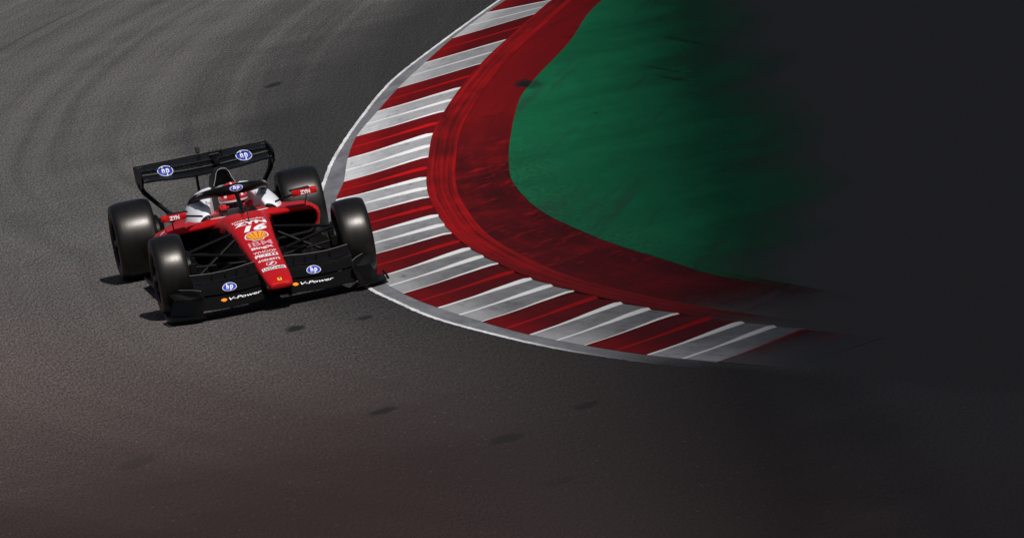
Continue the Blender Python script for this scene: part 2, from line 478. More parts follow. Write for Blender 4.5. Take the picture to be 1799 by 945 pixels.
def make_strip_mat(name, c0, c1, fade_at=None, patch=0.0):
    m, nt, b = new_mat(name)
    N = NT(nt)
    g, x, y, r, s = polar(N)
    n1 = N.noise(N.comb(N.math('MULTIPLY', r, 6.0), N.math('MULTIPLY', s, 1.2), 0.0), 1.0, 5, 0.65)
    n2 = N.noise(g, 38.0, 4, 0.75)
    col = N.mix(N.step(N.math('ADD', N.math('MULTIPLY', n1, 0.6), N.math('MULTIPLY', n2, 0.4)), 0.35, 0.65), c0, c1)
    if patch:
        col = N.mix(N.math('MULTIPLY', N.step(n2, 0.55, 0.62), patch), col, (0.09, 0.09, 0.092))
    if fade_at:
        fade_n = N.step(N.math('ADD', y, N.math('MULTIPLY', N.math('SUBTRACT', n1, 0.5), 3.0)), fade_at[0], fade_at[1])  # strip dissolves along y to imitate the fade into dark
        nt.links.new(N.math('SUBTRACT', 1.0, fade_n), b.inputs['Alpha'])
    nt.links.new(col, b.inputs['Base Color'])
    b.inputs['Roughness'].default_value = 0.8
    b.inputs['Specular IOR Level'].default_value = 0.05
    return m


M['ring'] = make_ring_mat()
M['apron'] = make_apron_mat()
M['green'] = make_green_mat()
M['gutter'] = make_strip_mat('gutter_concrete', (0.105, 0.105, 0.113), (0.185, 0.186, 0.200), (7.5, 11.0))
M['line'] = make_strip_mat('edge_line_paint', (0.42, 0.42, 0.43), (0.78, 0.78, 0.78), (6.0, 9.5), 0.6)


# ------------------------------------------------------------------ geometry helpers
def mesh_obj(name, verts, faces, mat, parent=None, smooth=True, sharp=35.0, mats=None, idx=None, uvs=None):
    me = bpy.data.meshes.new(name)
    me.from_pydata([tuple(v) for v in verts], [], [tuple(f) for f in faces])
    for mm in (mats or [mat]):
        me.materials.append(mm)
    if idx:
        me.polygons.foreach_set('material_index', idx)
    if uvs:
        lay = me.uv_layers.new(name='UVMap')
        for lp in me.loops:
            lay.data[lp.index].uv = uvs[lp.vertex_index]
    if smooth:
        me.polygons.foreach_set('use_smooth', [True] * len(me.polygons))
        me.set_sharp_from_angle(angle=radians(sharp))
    me.update()
    o = bpy.data.objects.new(name, me)
    COL.objects.link(o)
    if parent is not None:
        o.parent = parent
        if parent.get('root_loc') is not None:
            o.location = -Vector(parent['root_loc'])
    return o


def recalc(o):
    bm = bmesh.new(); bm.from_mesh(o.data)
    bmesh.ops.recalc_face_normals(bm, faces=bm.faces)
    bm.to_mesh(o.data); bm.free()
    return o


class G:
    """collects shapes that make ONE object"""
    def __init__(s):
        s.v = []; s.f = []; s.i = []

    def add(s, v, f, mi=0):
        b = len(s.v)
        s.v += [Vector(p) for p in v]
        s.f += [tuple(q + b for q in ff) for ff in f]
        s.i += [mi] * len(f)
        return s

    def loft(s, rings, cap0=True, cap1=True, mi=0, closed=True):
        n = len(rings[0]); v = [p for r in rings for p in r]; f = []
        for a in range(len(rings) - 1):
            for k in range(n if closed else n - 1):
                k2 = (k + 1) % n
                f.append((a * n + k, a * n + k2, (a + 1) * n + k2, (a + 1) * n + k))
        if cap0: f.append(tuple(reversed(range(n))))
        if cap1: f.append(tuple((len(rings) - 1) * n + k for k in range(n)))
        return s.add(v, f, mi)

    def tube(s, pts, rad, n=8, mi=0, flat=None):
        """round or elliptical bar along pts; rad number or list; flat=(vector, factor) stretches along a vector"""
        pts = [Vector(p) for p in pts]
        if not hasattr(rad, '__len__'): rad = [rad] * len(pts)
        rings = []
        for k, p in enumerate(pts):
            t = (pts[min(k + 1, len(pts) - 1)] - pts[max(k - 1, 0)]).normalized()
            ref = Vector(flat[0]) if flat else (Vector((0, 0, 1)) if abs(t.z) < 0.9 else Vector((0, 1, 0)))
            a = (ref - t * ref.dot(t)).normalized()
            b = t.cross(a)
            fa = flat[1] if flat else 1.0
            rings.append([p + (a * cos(q) * fa + b * sin(q)) * rad[k] for q in [2 * pi * j / n for j in range(n)]])
        return s.loft(rings, True, True, mi)

    def plate(s, poly, thick, mi=0):
        """closed 3-D polygon thickened along its normal"""
        poly = [Vector(p) for p in poly]
        nrm = Vector((0, 0, 0))
        for k in range(len(poly)):
            a, b = poly[k], poly[(k + 1) % len(poly)]
            nrm += a.cross(b)
        nrm.normalize()
        c = sum(poly, Vector()) / len(poly)
        r0 = [p - nrm * thick / 2 for p in poly]
        r1 = [p + nrm * thick / 2 for p in poly]
        return s.loft([r0, r1], True, True, mi)

    def box(s, c, d, mi=0, bev=0.12):
        """bevelled block"""
        c = Vector(c); x, y, z = d[0] / 2, d[1] / 2, d[2] / 2
        b = min(x, y, z) * bev * 2
        def ring(zz, i):
            return [c + Vector(p) for p in ((x - i, y - b - i * 0, zz), (x - b - i, y - i, zz), (-x + b + i, y - i, zz), (-x + i, y - b, zz),
                                            (-x + i, -y + b, zz), (-x + b + i, -y + i, zz), (x - b - i, -y + i, zz), (x - i, -y + b, zz))]
        return s.loft([ring(-z, b), ring(-z + b, 0), ring(z - b, 0), ring(z, b)], True, True, mi)

    def lathe(s, prof, n=48, mi=0, x0=0.0):
        """profile of (x, r) turned about the x axis"""
        rings = [[(x0 + px, r * cos(2 * pi * k / n), r * sin(2 * pi * k / n)) for k in range(n)] for px, r in prof]
        return s.loft(rings, False, False, mi)

    def obj(s, name, mat, parent=None, smooth=True, sharp=35.0, mats=None):
        o = mesh_obj(name, s.v, s.f, mat, parent, False, mats=mats, idx=s.i if mats else None)
        recalc(o)
        if smooth:
            me = o.data
            me.polygons.foreach_set('use_smooth', [True] * len(me.polygons))
            me.set_sharp_from_angle(angle=radians(sharp))
        return o


def tag(o, label=None, cat=None, group=None, kind=None):
    if label: o['label'] = label
    if cat: o['category'] = cat
    if group: o['group'] = group
    if kind: o['kind'] = kind
    return o


def empty(name, loc, parent=None):
    o = bpy.data.objects.new(name, None)
    COL.objects.link(o)
    o.empty_display_size = 0.2
    o.location = loc
    if parent is not None:
        o.parent = parent
        if parent.get('root_loc') is not None:
            o.location = Vector(loc) - Vector(parent['root_loc'])
    return o


def lerp_list(xs, ys, x):
    """piecewise cubic (Catmull-Rom) through points, linear beyond the ends"""
    if x <= xs[0]: return ys[0] + (ys[1] - ys[0]) / (xs[1] - xs[0]) * (x - xs[0])
    if x >= xs[-1]: return ys[-1] + (ys[-1] - ys[-2]) / (xs[-1] - xs[-2]) * (x - xs[-1])
    for k in range(len(xs) - 1):
        if x <= xs[k + 1]: break
    h = xs[k + 1] - xs[k]; t = (x - xs[k]) / h
    def tan(i):
        if i == 0: return (ys[1] - ys[0]) / (xs[1] - xs[0])
        if i == len(xs) - 1: return (ys[-1] - ys[-2]) / (xs[-1] - xs[-2])
        return (ys[i + 1] - ys[i - 1]) / (xs[i + 1] - xs[i - 1])
    m0, m1 = tan(k) * h, tan(k + 1) * h
    return ((2 * t**3 - 3 * t**2 + 1) * ys[k] + (t**3 - 2 * t**2 + t) * m0 + (-2 * t**3 + 3 * t**2) * ys[k + 1] + (t**3 - t**2) * m1)


def sm(a, b, x):
    t = max(0.0, min(1.0, (x - a) / (b - a)))
    return t * t * (3 - 2 * t)


# ------------------------------------------------------------------ ground
rings = [0, 12, 40, 120, 400, 1200, 3500]
v = []; f = []
n = 48
for r in rings[1:]:
    v += [(r * cos(2 * pi * k / n), r * sin(2 * pi * k / n), 0) for k in range(n)]
f.append(tuple(range(n)))
for a in range(len(rings) - 2):
    for k in range(n):
        f.append((a * n + k, a * n + (k + 1) % n, (a + 1) * n + (k + 1) % n, (a + 1) * n + k)[::-1])
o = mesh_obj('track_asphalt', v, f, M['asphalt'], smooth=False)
recalc(o)
if o.data.polygons[0].normal.z < 0:
    o.data.flip_normals()
tag(o, kind='structure')

# ---- kerb lines in metres (measured along the bend, entry at +y)
LINE = [(-5.28, -23.18), (-3.93, -18.99), (-3.21, -16.58), (-2.42, -13.14), (-1.96, -10.93), (-1.67, -9.38), (-1.19, -6.3), (-0.875, -3.2), (-0.765, -0.9), (-0.75, 0.9),
        (-0.80, 2.09), (-0.92, 3.98), (-1.14, 5.75), (-1.36, 7.2), (-1.56, 8.27), (-1.77, 9.23), (-1.92, 9.85), (-2.16, 10.71), (-2.45, 11.65)]
OUTER = [(-4.98, -21.97), (-4.33, -19.92), (-3.76, -17.89), (-3.21, -15.84), (-2.75, -13.93), (-2.29, -11.96), (-1.96, -10.06), (-1.67, -8.07), (-1.42, -6.66),
         (-1.20, -4.95), (-1.04, -3.24), (-0.94, -1.53), (-0.92, 0.19), (-0.95, 1.75), (-1.05, 3.26), (-1.21, 4.83), (-1.40, 6.35), (-1.65, 7.76), (-1.95, 9.15), (-2.32, 10.46)]
INNER = [(-5.70, -21.96), (-5.36, -20.82), (-4.74, -18.67), (-4.20, -16.72), (-3.71, -14.73), (-3.28, -12.79), (-2.91, -10.92), (-2.60, -8.93), (-2.34, -7.13),
         (-2.14, -5.45), (-2.01, -3.84), (-1.91, -2.20), (-1.88, -0.77), (-1.91, 0.81), (-1.98, 2.35), (-2.13, 3.85), (-2.32, 5.27), (-2.57, 6.76), (-2.88, 8.12), (-3.20, 9.40)]
GREEN = [(-9.4, -29.5), (-6.09, -20.84), (-5.11, -16.83), (-4.36, -14.0), (-3.95, -12.23), (-3.32, -8.44), (-3.04, -6.49), (-2.88, -5.13), (-2.76, -3.07), (-2.74, -1.74), (-2.77, -0.75),
         (-2.82, 0.62), (-2.90, 1.8), (-3.03, 3.28), (-3.14, 4.65), (-3.26, 5.47), (-3.36, 6.1), (-3.8, 8.6), (-4.4, 11.0), (-5.6, 15.0), (-8.2, 21.0), (-12.0, 27.0), (-22.0, 40.0)]


def crest(i):
    """height of the kerb teeth at the inner end of boundary i"""
    return 0.003 + 0.019 * sm(1.5, 6.5, i)


BASE_IN = 0.022
# the corners were measured as seen on level ground; put the raised ones back where they stand
INN = []
for i, (x, y) in enumerate(INNER):
    h = BASE_IN + crest(i)
    INN.append((x + 1.05 * h, y + 8.6 * h))
OUT = list(OUTER)
# carry the kerb on round the bend past the top of the picture
for k in range(8):
    dx, dy = OUT[0][0] - OUT[1][0], OUT[0][1] - OUT[1][1]
    a = radians(-2.0)
    d = Vector((dx * cos(a) - dy * sin(a), dx * sin(a) + dy * cos(a))).normalized() * 2.05
    OUT.insert(0, (OUT[0][0] + d.x, OUT[0][1] + d.y))
    dx, dy = INN[0][0] - INN[1][0], INN[0][1] - INN[1][1]
    d = Vector((dx * cos(a) - dy * sin(a), dx * sin(a) + dy * cos(a))).normalized() * (2.0 if k else 2.1)
    INN.insert(0, (INN[0][0] + d.x, INN[0][1] + d.y))
OFF = 8
# last red block beyond the tenth white one, kerb cut short here to complete the dark fade
OUT.append((-2.72, 11.7)); INN.append((-3.55, 11.0))

kerb = empty('kerb', (-1.9, -2.0, 0.0))
tag(kerb, kind='structure')
kerb['root_loc'] = (-1.9, -2.0, 0.0)
TOOTH = [(0.0, 1.0), (0.10, 0.86), (0.30, 0.60), (0.60, 0.27), (0.84, 0.04), (0.905, 0.0), (0.952, 0.5), (1.0, 1.0)]
NU = 16
ox, oy = [p[0] for p in OUT], [p[1] for p in OUT]
ix, iy = [p[0] for p in INN], [p[1] for p in INN]


def edge_pt(xs, ys, idx_f):
    """point at fractional boundary index along a kerb edge, smooth along the bend"""
    ii = list(range(len(xs)))
    return lerp_list(ii, xs, idx_f), lerp_list(ii, ys, idx_f)


def tooth_amp(u):
    return sm(0.22, 0.93, u) * (1.0 - 0.45 * sm(0.93, 1.0, u))


def kerb_z(u, c):
    return 0.006 + (BASE_IN - 0.006) * u + c * tooth_amp(u)


for bidx in range(len(OUT) - 1):
    white = (bidx - OFF) % 2 == 0
    # profile rows from the far boundary (index bidx) to the near one (bidx+1); each tooth falls away from the camera
    rows = []                                         # (fraction along block from near to far, tooth height, material)
    for half in (0, 1):
        for j, (t, h) in enumerate(TOOTH):
            if half == 1 and j == 0: continue
            rows.append((half * 0.5 + t * 0.5, h))
    v = []; uv = []; f = []; mi = []
    last = bidx == len(OUT) - 2
    for (t, h) in rows:
        fi = bidx + 1 - t
        c = crest(fi - OFF)
        a = Vector(edge_pt(ox, oy, fi)); b_ = Vector(edge_pt(ix, iy, fi))
        for k in range(NU + 1):
            u = 1 - (1 - k / NU) ** 1.25
            jx = 0.012 * mnoise.noise(Vector((fi * 9.0, u * 6, 2.0)))
            p = a.lerp(b_, u)
            v.append((p.x, p.y + jx, (kerb_z(u, c) - c * tooth_amp(u) * (1 - h)) * ((0.12 + 0.88 * sm(0.0, 1.0, t)) if last else 1.0)))
            uv.append((u, t))
    R = len(rows)
    for q in range(R - 1):
        riser = q in (5, 6, 12, 13)
        for k in range(NU):
            f.append((q * (NU + 1) + k, (q + 1) * (NU + 1) + k, (q + 1) * (NU + 1) + k + 1, q * (NU + 1) + k + 1))
            if not riser: mi.append(0)
            elif not white and q == 13 and not last: mi.append(2)
            elif not white and q == 12: mi.append(0)
            else: mi.append(1)
    # side skirts down to the ground so the block is solid
    def skirt(ids):
        b0 = len(v)
        for i_ in ids:
            v.append((v[i_][0], v[i_][1], -0.02)); uv.append(uv[i_])
        for q in range(len(ids) - 1):
            f.append((ids[q], ids[q + 1], b0 + q + 1, b0 + q)); mi.append(1 if white else 0)
    skirt([q * (NU + 1) + NU for q in range(R)])
    skirt([q * (NU + 1) for q in range(R)])
    skirt(list(range(NU + 1)))
    skirt([(R - 1) * (NU + 1) + k for k in range(NU + 1)])
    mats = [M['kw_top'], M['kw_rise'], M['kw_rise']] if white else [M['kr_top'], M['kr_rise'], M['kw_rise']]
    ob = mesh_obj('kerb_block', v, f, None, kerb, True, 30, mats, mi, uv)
    recalc(ob)


def ribbon(name, la, lb, za, zb, mat, parent=None, ny=140, y0=None, y1=None, prof=None, nu=1, rag=0.0):
    """strip between two edge curves given as x(y); prof(u) adds height"""
    ya, xa = [p[1] for p in la], [p[0] for p in la]
    yb, xb = [p[1] for p in lb], [p[0] for p in lb]
    v = []; uv = []; f = []
    for k in range(ny + 1):
        t = k / ny
        pa_y = y0[0] + (y1[0] - y0[0]) * t
        pb_y = y0[1] + (y1[1] - y0[1]) * t
        a = Vector((lerp_list(ya, xa, pa_y), pa_y, za)); b_ = Vector((lerp_list(yb, xb, pb_y), pb_y, zb))
        if rag:
            a.x += rag * mnoise.fractal(Vector((pa_y * 5.0, za * 900, 0)), 0.6, 2.0, 4)
            b_.x += rag * mnoise.fractal(Vector((pb_y * 5.0, 40 + za * 900, 0)), 0.6, 2.0, 4)
        for j in range(nu + 1):
            u = j / nu
            p = a.lerp(b_, u)
            if prof: p.z += prof(u)
            if p.y > 6.0: p.z = 0.003 + (p.z - 0.003) * (1 - 0.97 * sm(6.0, 11.0, p.y))
            v.append(p); uv.append((u, t))
    for k in range(ny):
        for j in range(nu):
            f.append((k * (nu + 1) + j, k * (nu + 1) + j + 1, (k + 1) * (nu + 1) + j + 1, (k + 1) * (nu + 1) + j))
    # short skirts into the ground, so no edge floats
    def drop(ids):
        b0 = len(v)
        for q in ids:
            v.append(Vector((v[q][0], v[q][1], -0.02))); uv.append(uv[q])
        for q in range(len(ids) - 1):
            f.append((ids[q], ids[q + 1], b0 + q + 1, b0 + q))
    drop([k * (nu + 1) for k in range(ny + 1)])
    drop([k * (nu + 1) + nu for k in range(ny + 1)])
    drop(list(range(nu + 1)))
    drop([ny * (nu + 1) + j for j in range(nu + 1)])
    o_ = mesh_obj(name, v, f, mat, parent, nu > 1, 25, uvs=uv)
    recalc(o_)
    if sum(p.normal.z for p in o_.data.polygons) < 0: o_.data.flip_normals()
    return o_


def shift(line, d):
    """offset a curve sideways (perpendicular to it) by d towards the inside of the bend"""
    res = []
    for k, (x, y) in enumerate(line):
        x0, y0 = line[max(k - 1, 0)]; x1, y1 = line[min(k + 1, len(line) - 1)]
        t = Vector((x1 - x0, y1 - y0)).normalized()
        res.append((x - t.y * d, y + t.x * d))
    return res


def extend(line, n, step, turn):
    line = list(line)
    for k in range(n):
        d = Vector((line[0][0] - line[1][0], line[0][1] - line[1][1])).normalized() * step
        a = radians(turn)
        line.insert(0, (line[0][0] + d.x * cos(a) - d.y * sin(a), line[0][1] + d.x * sin(a) + d.y * cos(a)))
    return line


def extend_end(line, n, step, turn):
    return list(reversed(extend(list(reversed(line)), n, step, turn)))


LINE_X = extend_end(extend(LINE, 8, 2.05, -2.0), 16, 1.6, 2.2)
INN_X = extend_end(INN, 16, 1.5, 2.2)
OUT_X = extend_end(OUT, 16, 1.6, 2.2)
KERB_OUT = OUT
line_in = shift(LINE_X, 0.035)
o = ribbon('edge_line', LINE_X, line_in, 0.0065, 0.0065, M['line'], None, 1400, (-36.5, -36.5), (11.8, 11.8), None, 1, 0.006); tag(o, kind='structure')
o = ribbon('kerb_gutter', shift(LINE_X, 0.01), shift(OUT_X, 0.03), 0.0032, 0.0032, M['gutter'], None, 700, (-36.5, -35.5), (11.9, 11.3), None, 1, 0.006); tag(o, kind='structure')
# painted ring of three ribs along the back of the blocks
RING_A = [(x, y) for x, y in INN]
RING_B = shift(INN, 0.27)


def ribs(u):
    return 0.009 * max(0.0, sin(u * 3 * 2 * pi - 0.6)) * (1 if 0.02 < u < 0.98 else 0)


o = ribbon('kerb_ring', RING_A, RING_B, 0.034, 0.018, M['ring'], None, 220, (INN[0][1], INN[0][1] - 0.1), (INN[-1][1], INN[-1][1]), ribs, 24)
tag(o, kind='structure')
GREEN_X = GREEN
o = ribbon('painted_apron', shift(INN_X, 0.24), shift(GREEN_X, 0.12), 0.0125, 0.0085, M['apron'], None, 180, (-36.0, -31.0), (26.0, 27.0), None, 6)
tag(o, kind='structure')
# green paint between the apron and the faded infield
gy0, gy1 = -31.0, 39.0
inf = [(-30.0, -60.0), (-30.0, 60.0)]
o = ribbon('green_runoff', GREEN_X, inf, 0.0125, 0.0125, M['green'], None, 160, (gy0, gy0), (gy1, gy1), None, 4)
tag(o, kind='structure')

# ------------------------------------------------------------------ unseen sun blocker in cloud form, added to shade the infield
CL_H = 220.0
SHADE_DIR = Vector((0.126, 1.0, 0.0)).normalized()      # the edge of the shade runs along the bend's infield
SHADE_PT = Vector((-3.16, 0.0, 0.0))                   # middle of the half-shadow
perp = Vector((-SHADE_DIR.y, SHADE_DIR.x, 0.0))          # towards the infield
bm = bmesh.new()
bmesh.ops.create_icosphere(bm, subdivisions=6, radius=1.0)
A_, B_, H_ = 75.0, 190.0, 26.0
ctr_xy = Vector((0, 0, CL_H))
for vv in bm.verts:
    d = vv.co.normalized()
    p = perp * (d.x * A_) + SHADE_DIR * (d.y * B_) + Vector((0, 0, d.z * H_ * (0.35 if d.z < 0 else 1.0)))
    k = sm(0.05, 0.5, d.z)
    nz = mnoise.fractal(p * 0.035, 1.0, 2.0, 4) * 7.0 * k
    # billowing lumps, calmer on the straight flank that faces the track
    bil = max(sm(35, 80, abs(p.dot(SHADE_DIR))), sm(-0.75, -0.3, d.x))
    nz += (abs(mnoise.noise(p * 0.03 + Vector((5, 0, 0)))) * 26 + mnoise.fractal(p * 0.07, 0.8, 2.0, 4) * 7.0) * bil
    nz += mnoise.fractal(p * 0.16, 1.0, 2.0, 3) * 0.8 * sm(0.0, 0.3, abs(d.z))
    vv.co = p + d * nz
# slide it so that its outline, seen from the sun, meets the line of the half-shadow
S = SUN_DIR
sil = {}
for vv in bm.verts:
    g = vv.co - S * (vv.co.z / S.z)
    al, pe = g.dot(SHADE_DIR), g.dot(perp)
    if abs(al) < 30:
        kk = round(al / 5)
        sil[kk] = min(sil.get(kk, (1e9, 0)), (pe, al))
pts_ = list(sil.values())
ma = sum(q[1] for q in pts_) / len(pts_); mp = sum(q[0] for q in pts_) / len(pts_)
slope = sum((q[1] - ma) * (q[0] - mp) for q in pts_) / sum((q[1] - ma) ** 2 for q in pts_)
edge0 = mp - slope * ma
# shear the outline so that the edge of the shade is parallel to SHADE_DIR, then slide it into place
for vv in bm.verts:
    vv.co -= perp * (slope * vv.co.dot(SHADE_DIR))
pos = S * (CL_H / S.z) + SHADE_PT + SHADE_DIR * (-5.0) - perp * edge0
me = bpy.data.meshes.new('shade_cloud')
bm.to_mesh(me); bm.free()
me.polygons.foreach_set('use_smooth', [True] * len(me.polygons))
cm, cnt, cb = new_mat('shade_cloud_white')
CN = NT(cnt)
cnt.links.new(CN.mix(CN.noise(CN.coord('Object'), 0.05, 5, 0.6), (0.72, 0.73, 0.75), (0.88, 0.88, 0.89)), cb.inputs['Base Color'])
cb.inputs['Roughness'].default_value = 1.0
cb.inputs['Specular IOR Level'].default_value = 0.0
me.materials.append(cm)
shade_cloud = bpy.data.objects.new('shade_cloud', me)
COL.objects.link(shade_cloud)
shade_cloud.location = pos
tag(shade_cloud, kind='structure')
#==CAR==
# ------------------------------------------------------------------ lettering and emblems (flat print laid on real surfaces)
_tc = {}


def text2d(body, bold=0.0, shear=0.0):
    """triangles of a word, box normalised to 0..1 by 0..1"""
    key = (body, bold, shear)
    if key in _tc: return _tc[key]
    cu = bpy.data.curves.new('word', 'FONT')
    cu.body = body; cu.offset = bold; cu.shear = shear; cu.resolution_u = 3
    ob = bpy.data.objects.new('word', cu)
    COL.objects.link(ob)
    bpy.context.view_layer.update()
    me = bpy.data.meshes.new_from_object(ob.evaluated_get(bpy.context.evaluated_depsgraph_get()))
    vs = [(q.co.x, q.co.y) for q in me.vertices]
    fs = [tuple(p.vertices) for p in me.polygons]
    bpy.data.objects.remove(ob); bpy.data.curves.remove(cu); bpy.data.meshes.remove(me)
    x0, x1 = min(p[0] for p in vs), max(p[0] for p in vs)
    y0, y1 = min(p[1] for p in vs), max(p[1] for p in vs)
    vs = [((p[0] - x0) / (x1 - x0), (p[1] - y0) / (y1 - y0)) for p in vs]
    _tc[key] = (vs, fs)
    return _tc[key]


def L_text(body, cx, cy, w, h, mi, layer=2, bold=0.02, shear=0.0):
    vs, fs = text2d(body, bold, shear)
    return ([(cx + (a - 0.5) * w, cy + (b - 0.5) * h) for a, b in vs], fs, mi, layer)


def L_disc(cx, cy, rx, ry, mi, layer=0, n=28):
    vs = [(cx, cy)]; fs = []
    for q, rr in enumerate((0.5, 1.0)):
        vs += [(cx + rx * rr * cos(2 * pi * k / n), cy + ry * rr * sin(2 * pi * k / n)) for k in range(n)]
    for k in range(n):
        k2 = (k + 1) % n
        fs.append((0, 1 + k, 1 + k2)); fs.append((1 + k, 1 + n + k, 1 + n + k2, 1 + k2))
    return (vs, fs, mi, layer)


def L_poly(pts, mi, layer=0):
    return (list(pts), [tuple(range(len(pts)))], mi, layer)


def L_rect(cx, cy, w, h, mi, layer=0, nx=6, ny=2):
    vs = [(cx + (i / nx - 0.5) * w, cy + (j / ny - 0.5) * h) for j in range(ny + 1) for i in range(nx + 1)]
    fs = [(j * (nx + 1) + i, j * (nx + 1) + i + 1, (j + 1) * (nx + 1) + i + 1, (j + 1) * (nx + 1) + i) for j in range(ny) for i in range(nx)]
    return (vs, fs, mi, layer)


def bvh_of(*objs):
    v = []; f = []
    for o_ in objs:
        b = len(v)
        v += [Vector(q.co) for q in o_.data.vertices]
        f += [tuple(b + k for k in p.vertices) for p in o_.data.polygons]
    return BVHTree.FromPolygons(v, f)


def chop(vs, fs, step, only_v=False):
    """cut flat shapes along a grid so that they can follow a curved surface"""
    bm_ = bmesh.new()
    vv = [bm_.verts.new((a, b, 0)) for a, b in vs]
    for q in fs:
        try: bm_.faces.new([vv[k] for k in q])
        except ValueError: pass
    for ax in ((1,) if only_v else (0, 1)):
        lo = min(p[ax] for p in vs); hi = max(p[ax] for p in vs)
        k = math.ceil(lo / step)
        while k * step < hi:
            co = [0, 0, 0]; no = [0, 0, 0]; co[ax] = k * step; no[ax] = 1
            bmesh.ops.bisect_plane(bm_, geom=bm_.verts[:] + bm_.edges[:] + bm_.faces[:], plane_co=co, plane_no=no, dist=1e-6)
            k += 1
    bm_.verts.index_update()
    r_ = ([(q.co.x, q.co.y) for q in bm_.verts], [tuple(q.index for q in fc.verts) for fc in bm_.faces])
    bm_.free()
    return r_


def decal(name, layers, origin, U, V, mats, parent, bvh=None, N=None, lift=0.0025, cut=0.0):
    U, V = Vector(U).normalized(), Vector(V).normalized()
    Nn = Vector(N).normalized() if N else U.cross(V).normalized()
    origin = Vector(origin)
    vv = []; ff = []; mi = []
    for vs, fs, m_, lay in layers:
        if cut: vs, fs = chop(vs, fs, cut)
        b = len(vv); last = 0.0
        for (a, c) in vs:
            p = origin + U * a + V * c
            if bvh:
                hit = bvh.ray_cast(p + Nn * 0.4, -Nn, 0.9)
                if hit[0] is not None:
                    p = hit[0].copy(); last = (p - (origin + U * a + V * c)).dot(Nn)
                else:
                    p = p + Nn * last
            vv.append(p + Nn * (lift + 0.0012 * lay))
        for q in fs:
            ff.append(tuple(b + k for k in q)); mi.append(m_)
    o_ = mesh_obj(name, vv, ff, None, None, False, mats=mats, idx=mi)
    o_.parent = parent
    for p in o_.data.polygons:
        pass
    bm_ = bmesh.new(); bm_.from_mesh(o_.data)
    for fc in bm_.faces:
        fc.normal_update()
        if fc.normal.dot(Nn) < 0: fc.normal_flip()
    bm_.to_mesh(o_.data); bm_.free()
    return o_


HP = [M['prwhite'], M['blue']]


def hp_layers(w, h, split=False):
    ls = [L_disc(0, 0, w / 2, h / 2, 0, 0), L_disc(0, 0, w / 2 * 0.92, h / 2 * 0.90, 1, 1)]
    ls.append(L_text('h', -w * 0.135, h * 0.10, w * 0.22, h * 0.62, 0, 2, 0.03, 0.25))
    ls.append(L_text('p', w * 0.125, -h * 0.10, w * 0.26, h * 0.62, 0, 2, 0.03, 0.25))
    # the two stems run out to the rim
    ls.append(L_poly([(-w * .19, h * .30), (-w * .11, h * .30), (-w * .085, h * .46), (-w * .15, h * .45)], 0, 2))
    ls.append(L_poly([(w * .02, -h * .30), (w * .085, -h * .30), (w * .06, -h * .46), (-w * .005, -h * .46)], 0, 2))
    return ls


def pecten(cx, cy, w, h, white, red, yel, layer=0):
    """scallop shell: pale border, red field, golden ribs"""
    def outline(k):
        pts = []
        for q in range(25):
            a = radians(-112 + 224 * q / 24)
            r = (0.5 + 0.05 * cos(a * 2)) * k
            pts.append((cx + w * r * sin(a) * 0.98, cy + h * (r * cos(a) * 0.9 + 0.02)))
        pts += [(cx + w * 0.24 * k, cy - h * 0.30 * k), (cx + w * 0.19 * k, cy - h * 0.46 * k),
                (cx - w * 0.19 * k, cy - h * 0.46 * k), (cx - w * 0.24 * k, cy - h * 0.30 * k)]
        return pts
    ls = []
    for k, m_, ly in ((1.0, white, layer), (0.90, red, layer + 1)):
        pts = outline(k)
        ls.append(([(cx, cy - h * 0.1)] + pts, [(0, 1 + i, 1 + (i + 1) % len(pts)) for i in range(len(pts))], m_, ly))
    base = (cx, cy - h * 0.38)
    nr = 7
    for q in range(nr):
        a0, a1 = -100 + 200 * (q + 0.10) / nr, -100 + 200 * (q + 0.90) / nr
        def tip(a, k=0.80):
            a = radians(a); r = (0.5 + 0.05 * cos(a * 2)) * k
            return (cx + w * r * sin(a) * 0.98, cy + h * (r * cos(a) * 0.9 + 0.02))
        t0, tm_, t1 = tip(a0), tip((a0 + a1) / 2, 0.84), tip(a1)
        e = (q - 3) / 3 * 0.13
        ls.append(([(cx + w * (e - 0.016), base[1]), (cx + w * (e + 0.016), base[1]), t1, tm_, t0], [(0, 1, 2, 3, 4)], yel, layer + 2))
    return ls


# ------------------------------------------------------------------ the racing car
ROOT = (0.0, -1.7, 0.0)
car = empty('race_car', ROOT)
car['root_loc'] = ROOT
tag(car, 'red, white and black open wheel racing car numbered 16 cornering beside the striped kerb', 'racing car')


def sup(yc, w, z0, z1, n=20, e=2.6, wt=None, x0=0.0):
    """rounded section in the x-z plane; wt = half width of the upper part"""
    wt = w if wt is None else wt
    pts = []
    for k in range(n):
        a = 2 * pi * (k + 0.5) / n
        ca, sa = cos(a), sin(a)
        px = math.copysign(abs(ca) ** (2 / e), ca)
        pz = math.copysign(abs(sa) ** (2 / e), sa)
        ww = w + (wt - w) * (pz * 0.5 + 0.5)
        pts.append((x0 + px * ww, yc, (z0 + z1) / 2 + pz * (z1 - z0) / 2))
    return pts


def ztop(y):
    return lerp_list([-1.3, -0.7, 0.1, 0.7, 1.0, 1.15], [0.650, 0.632, 0.462, 0.352, 0.292, 0.250], y)


def paint_lower(o_, mat, cond):
    o_.data.materials.append(mat)
    k = len(o_.data.materials) - 1
    for p_ in o_.data.polygons:
        if cond(p_.center, p_.normal): p_.material_index = k


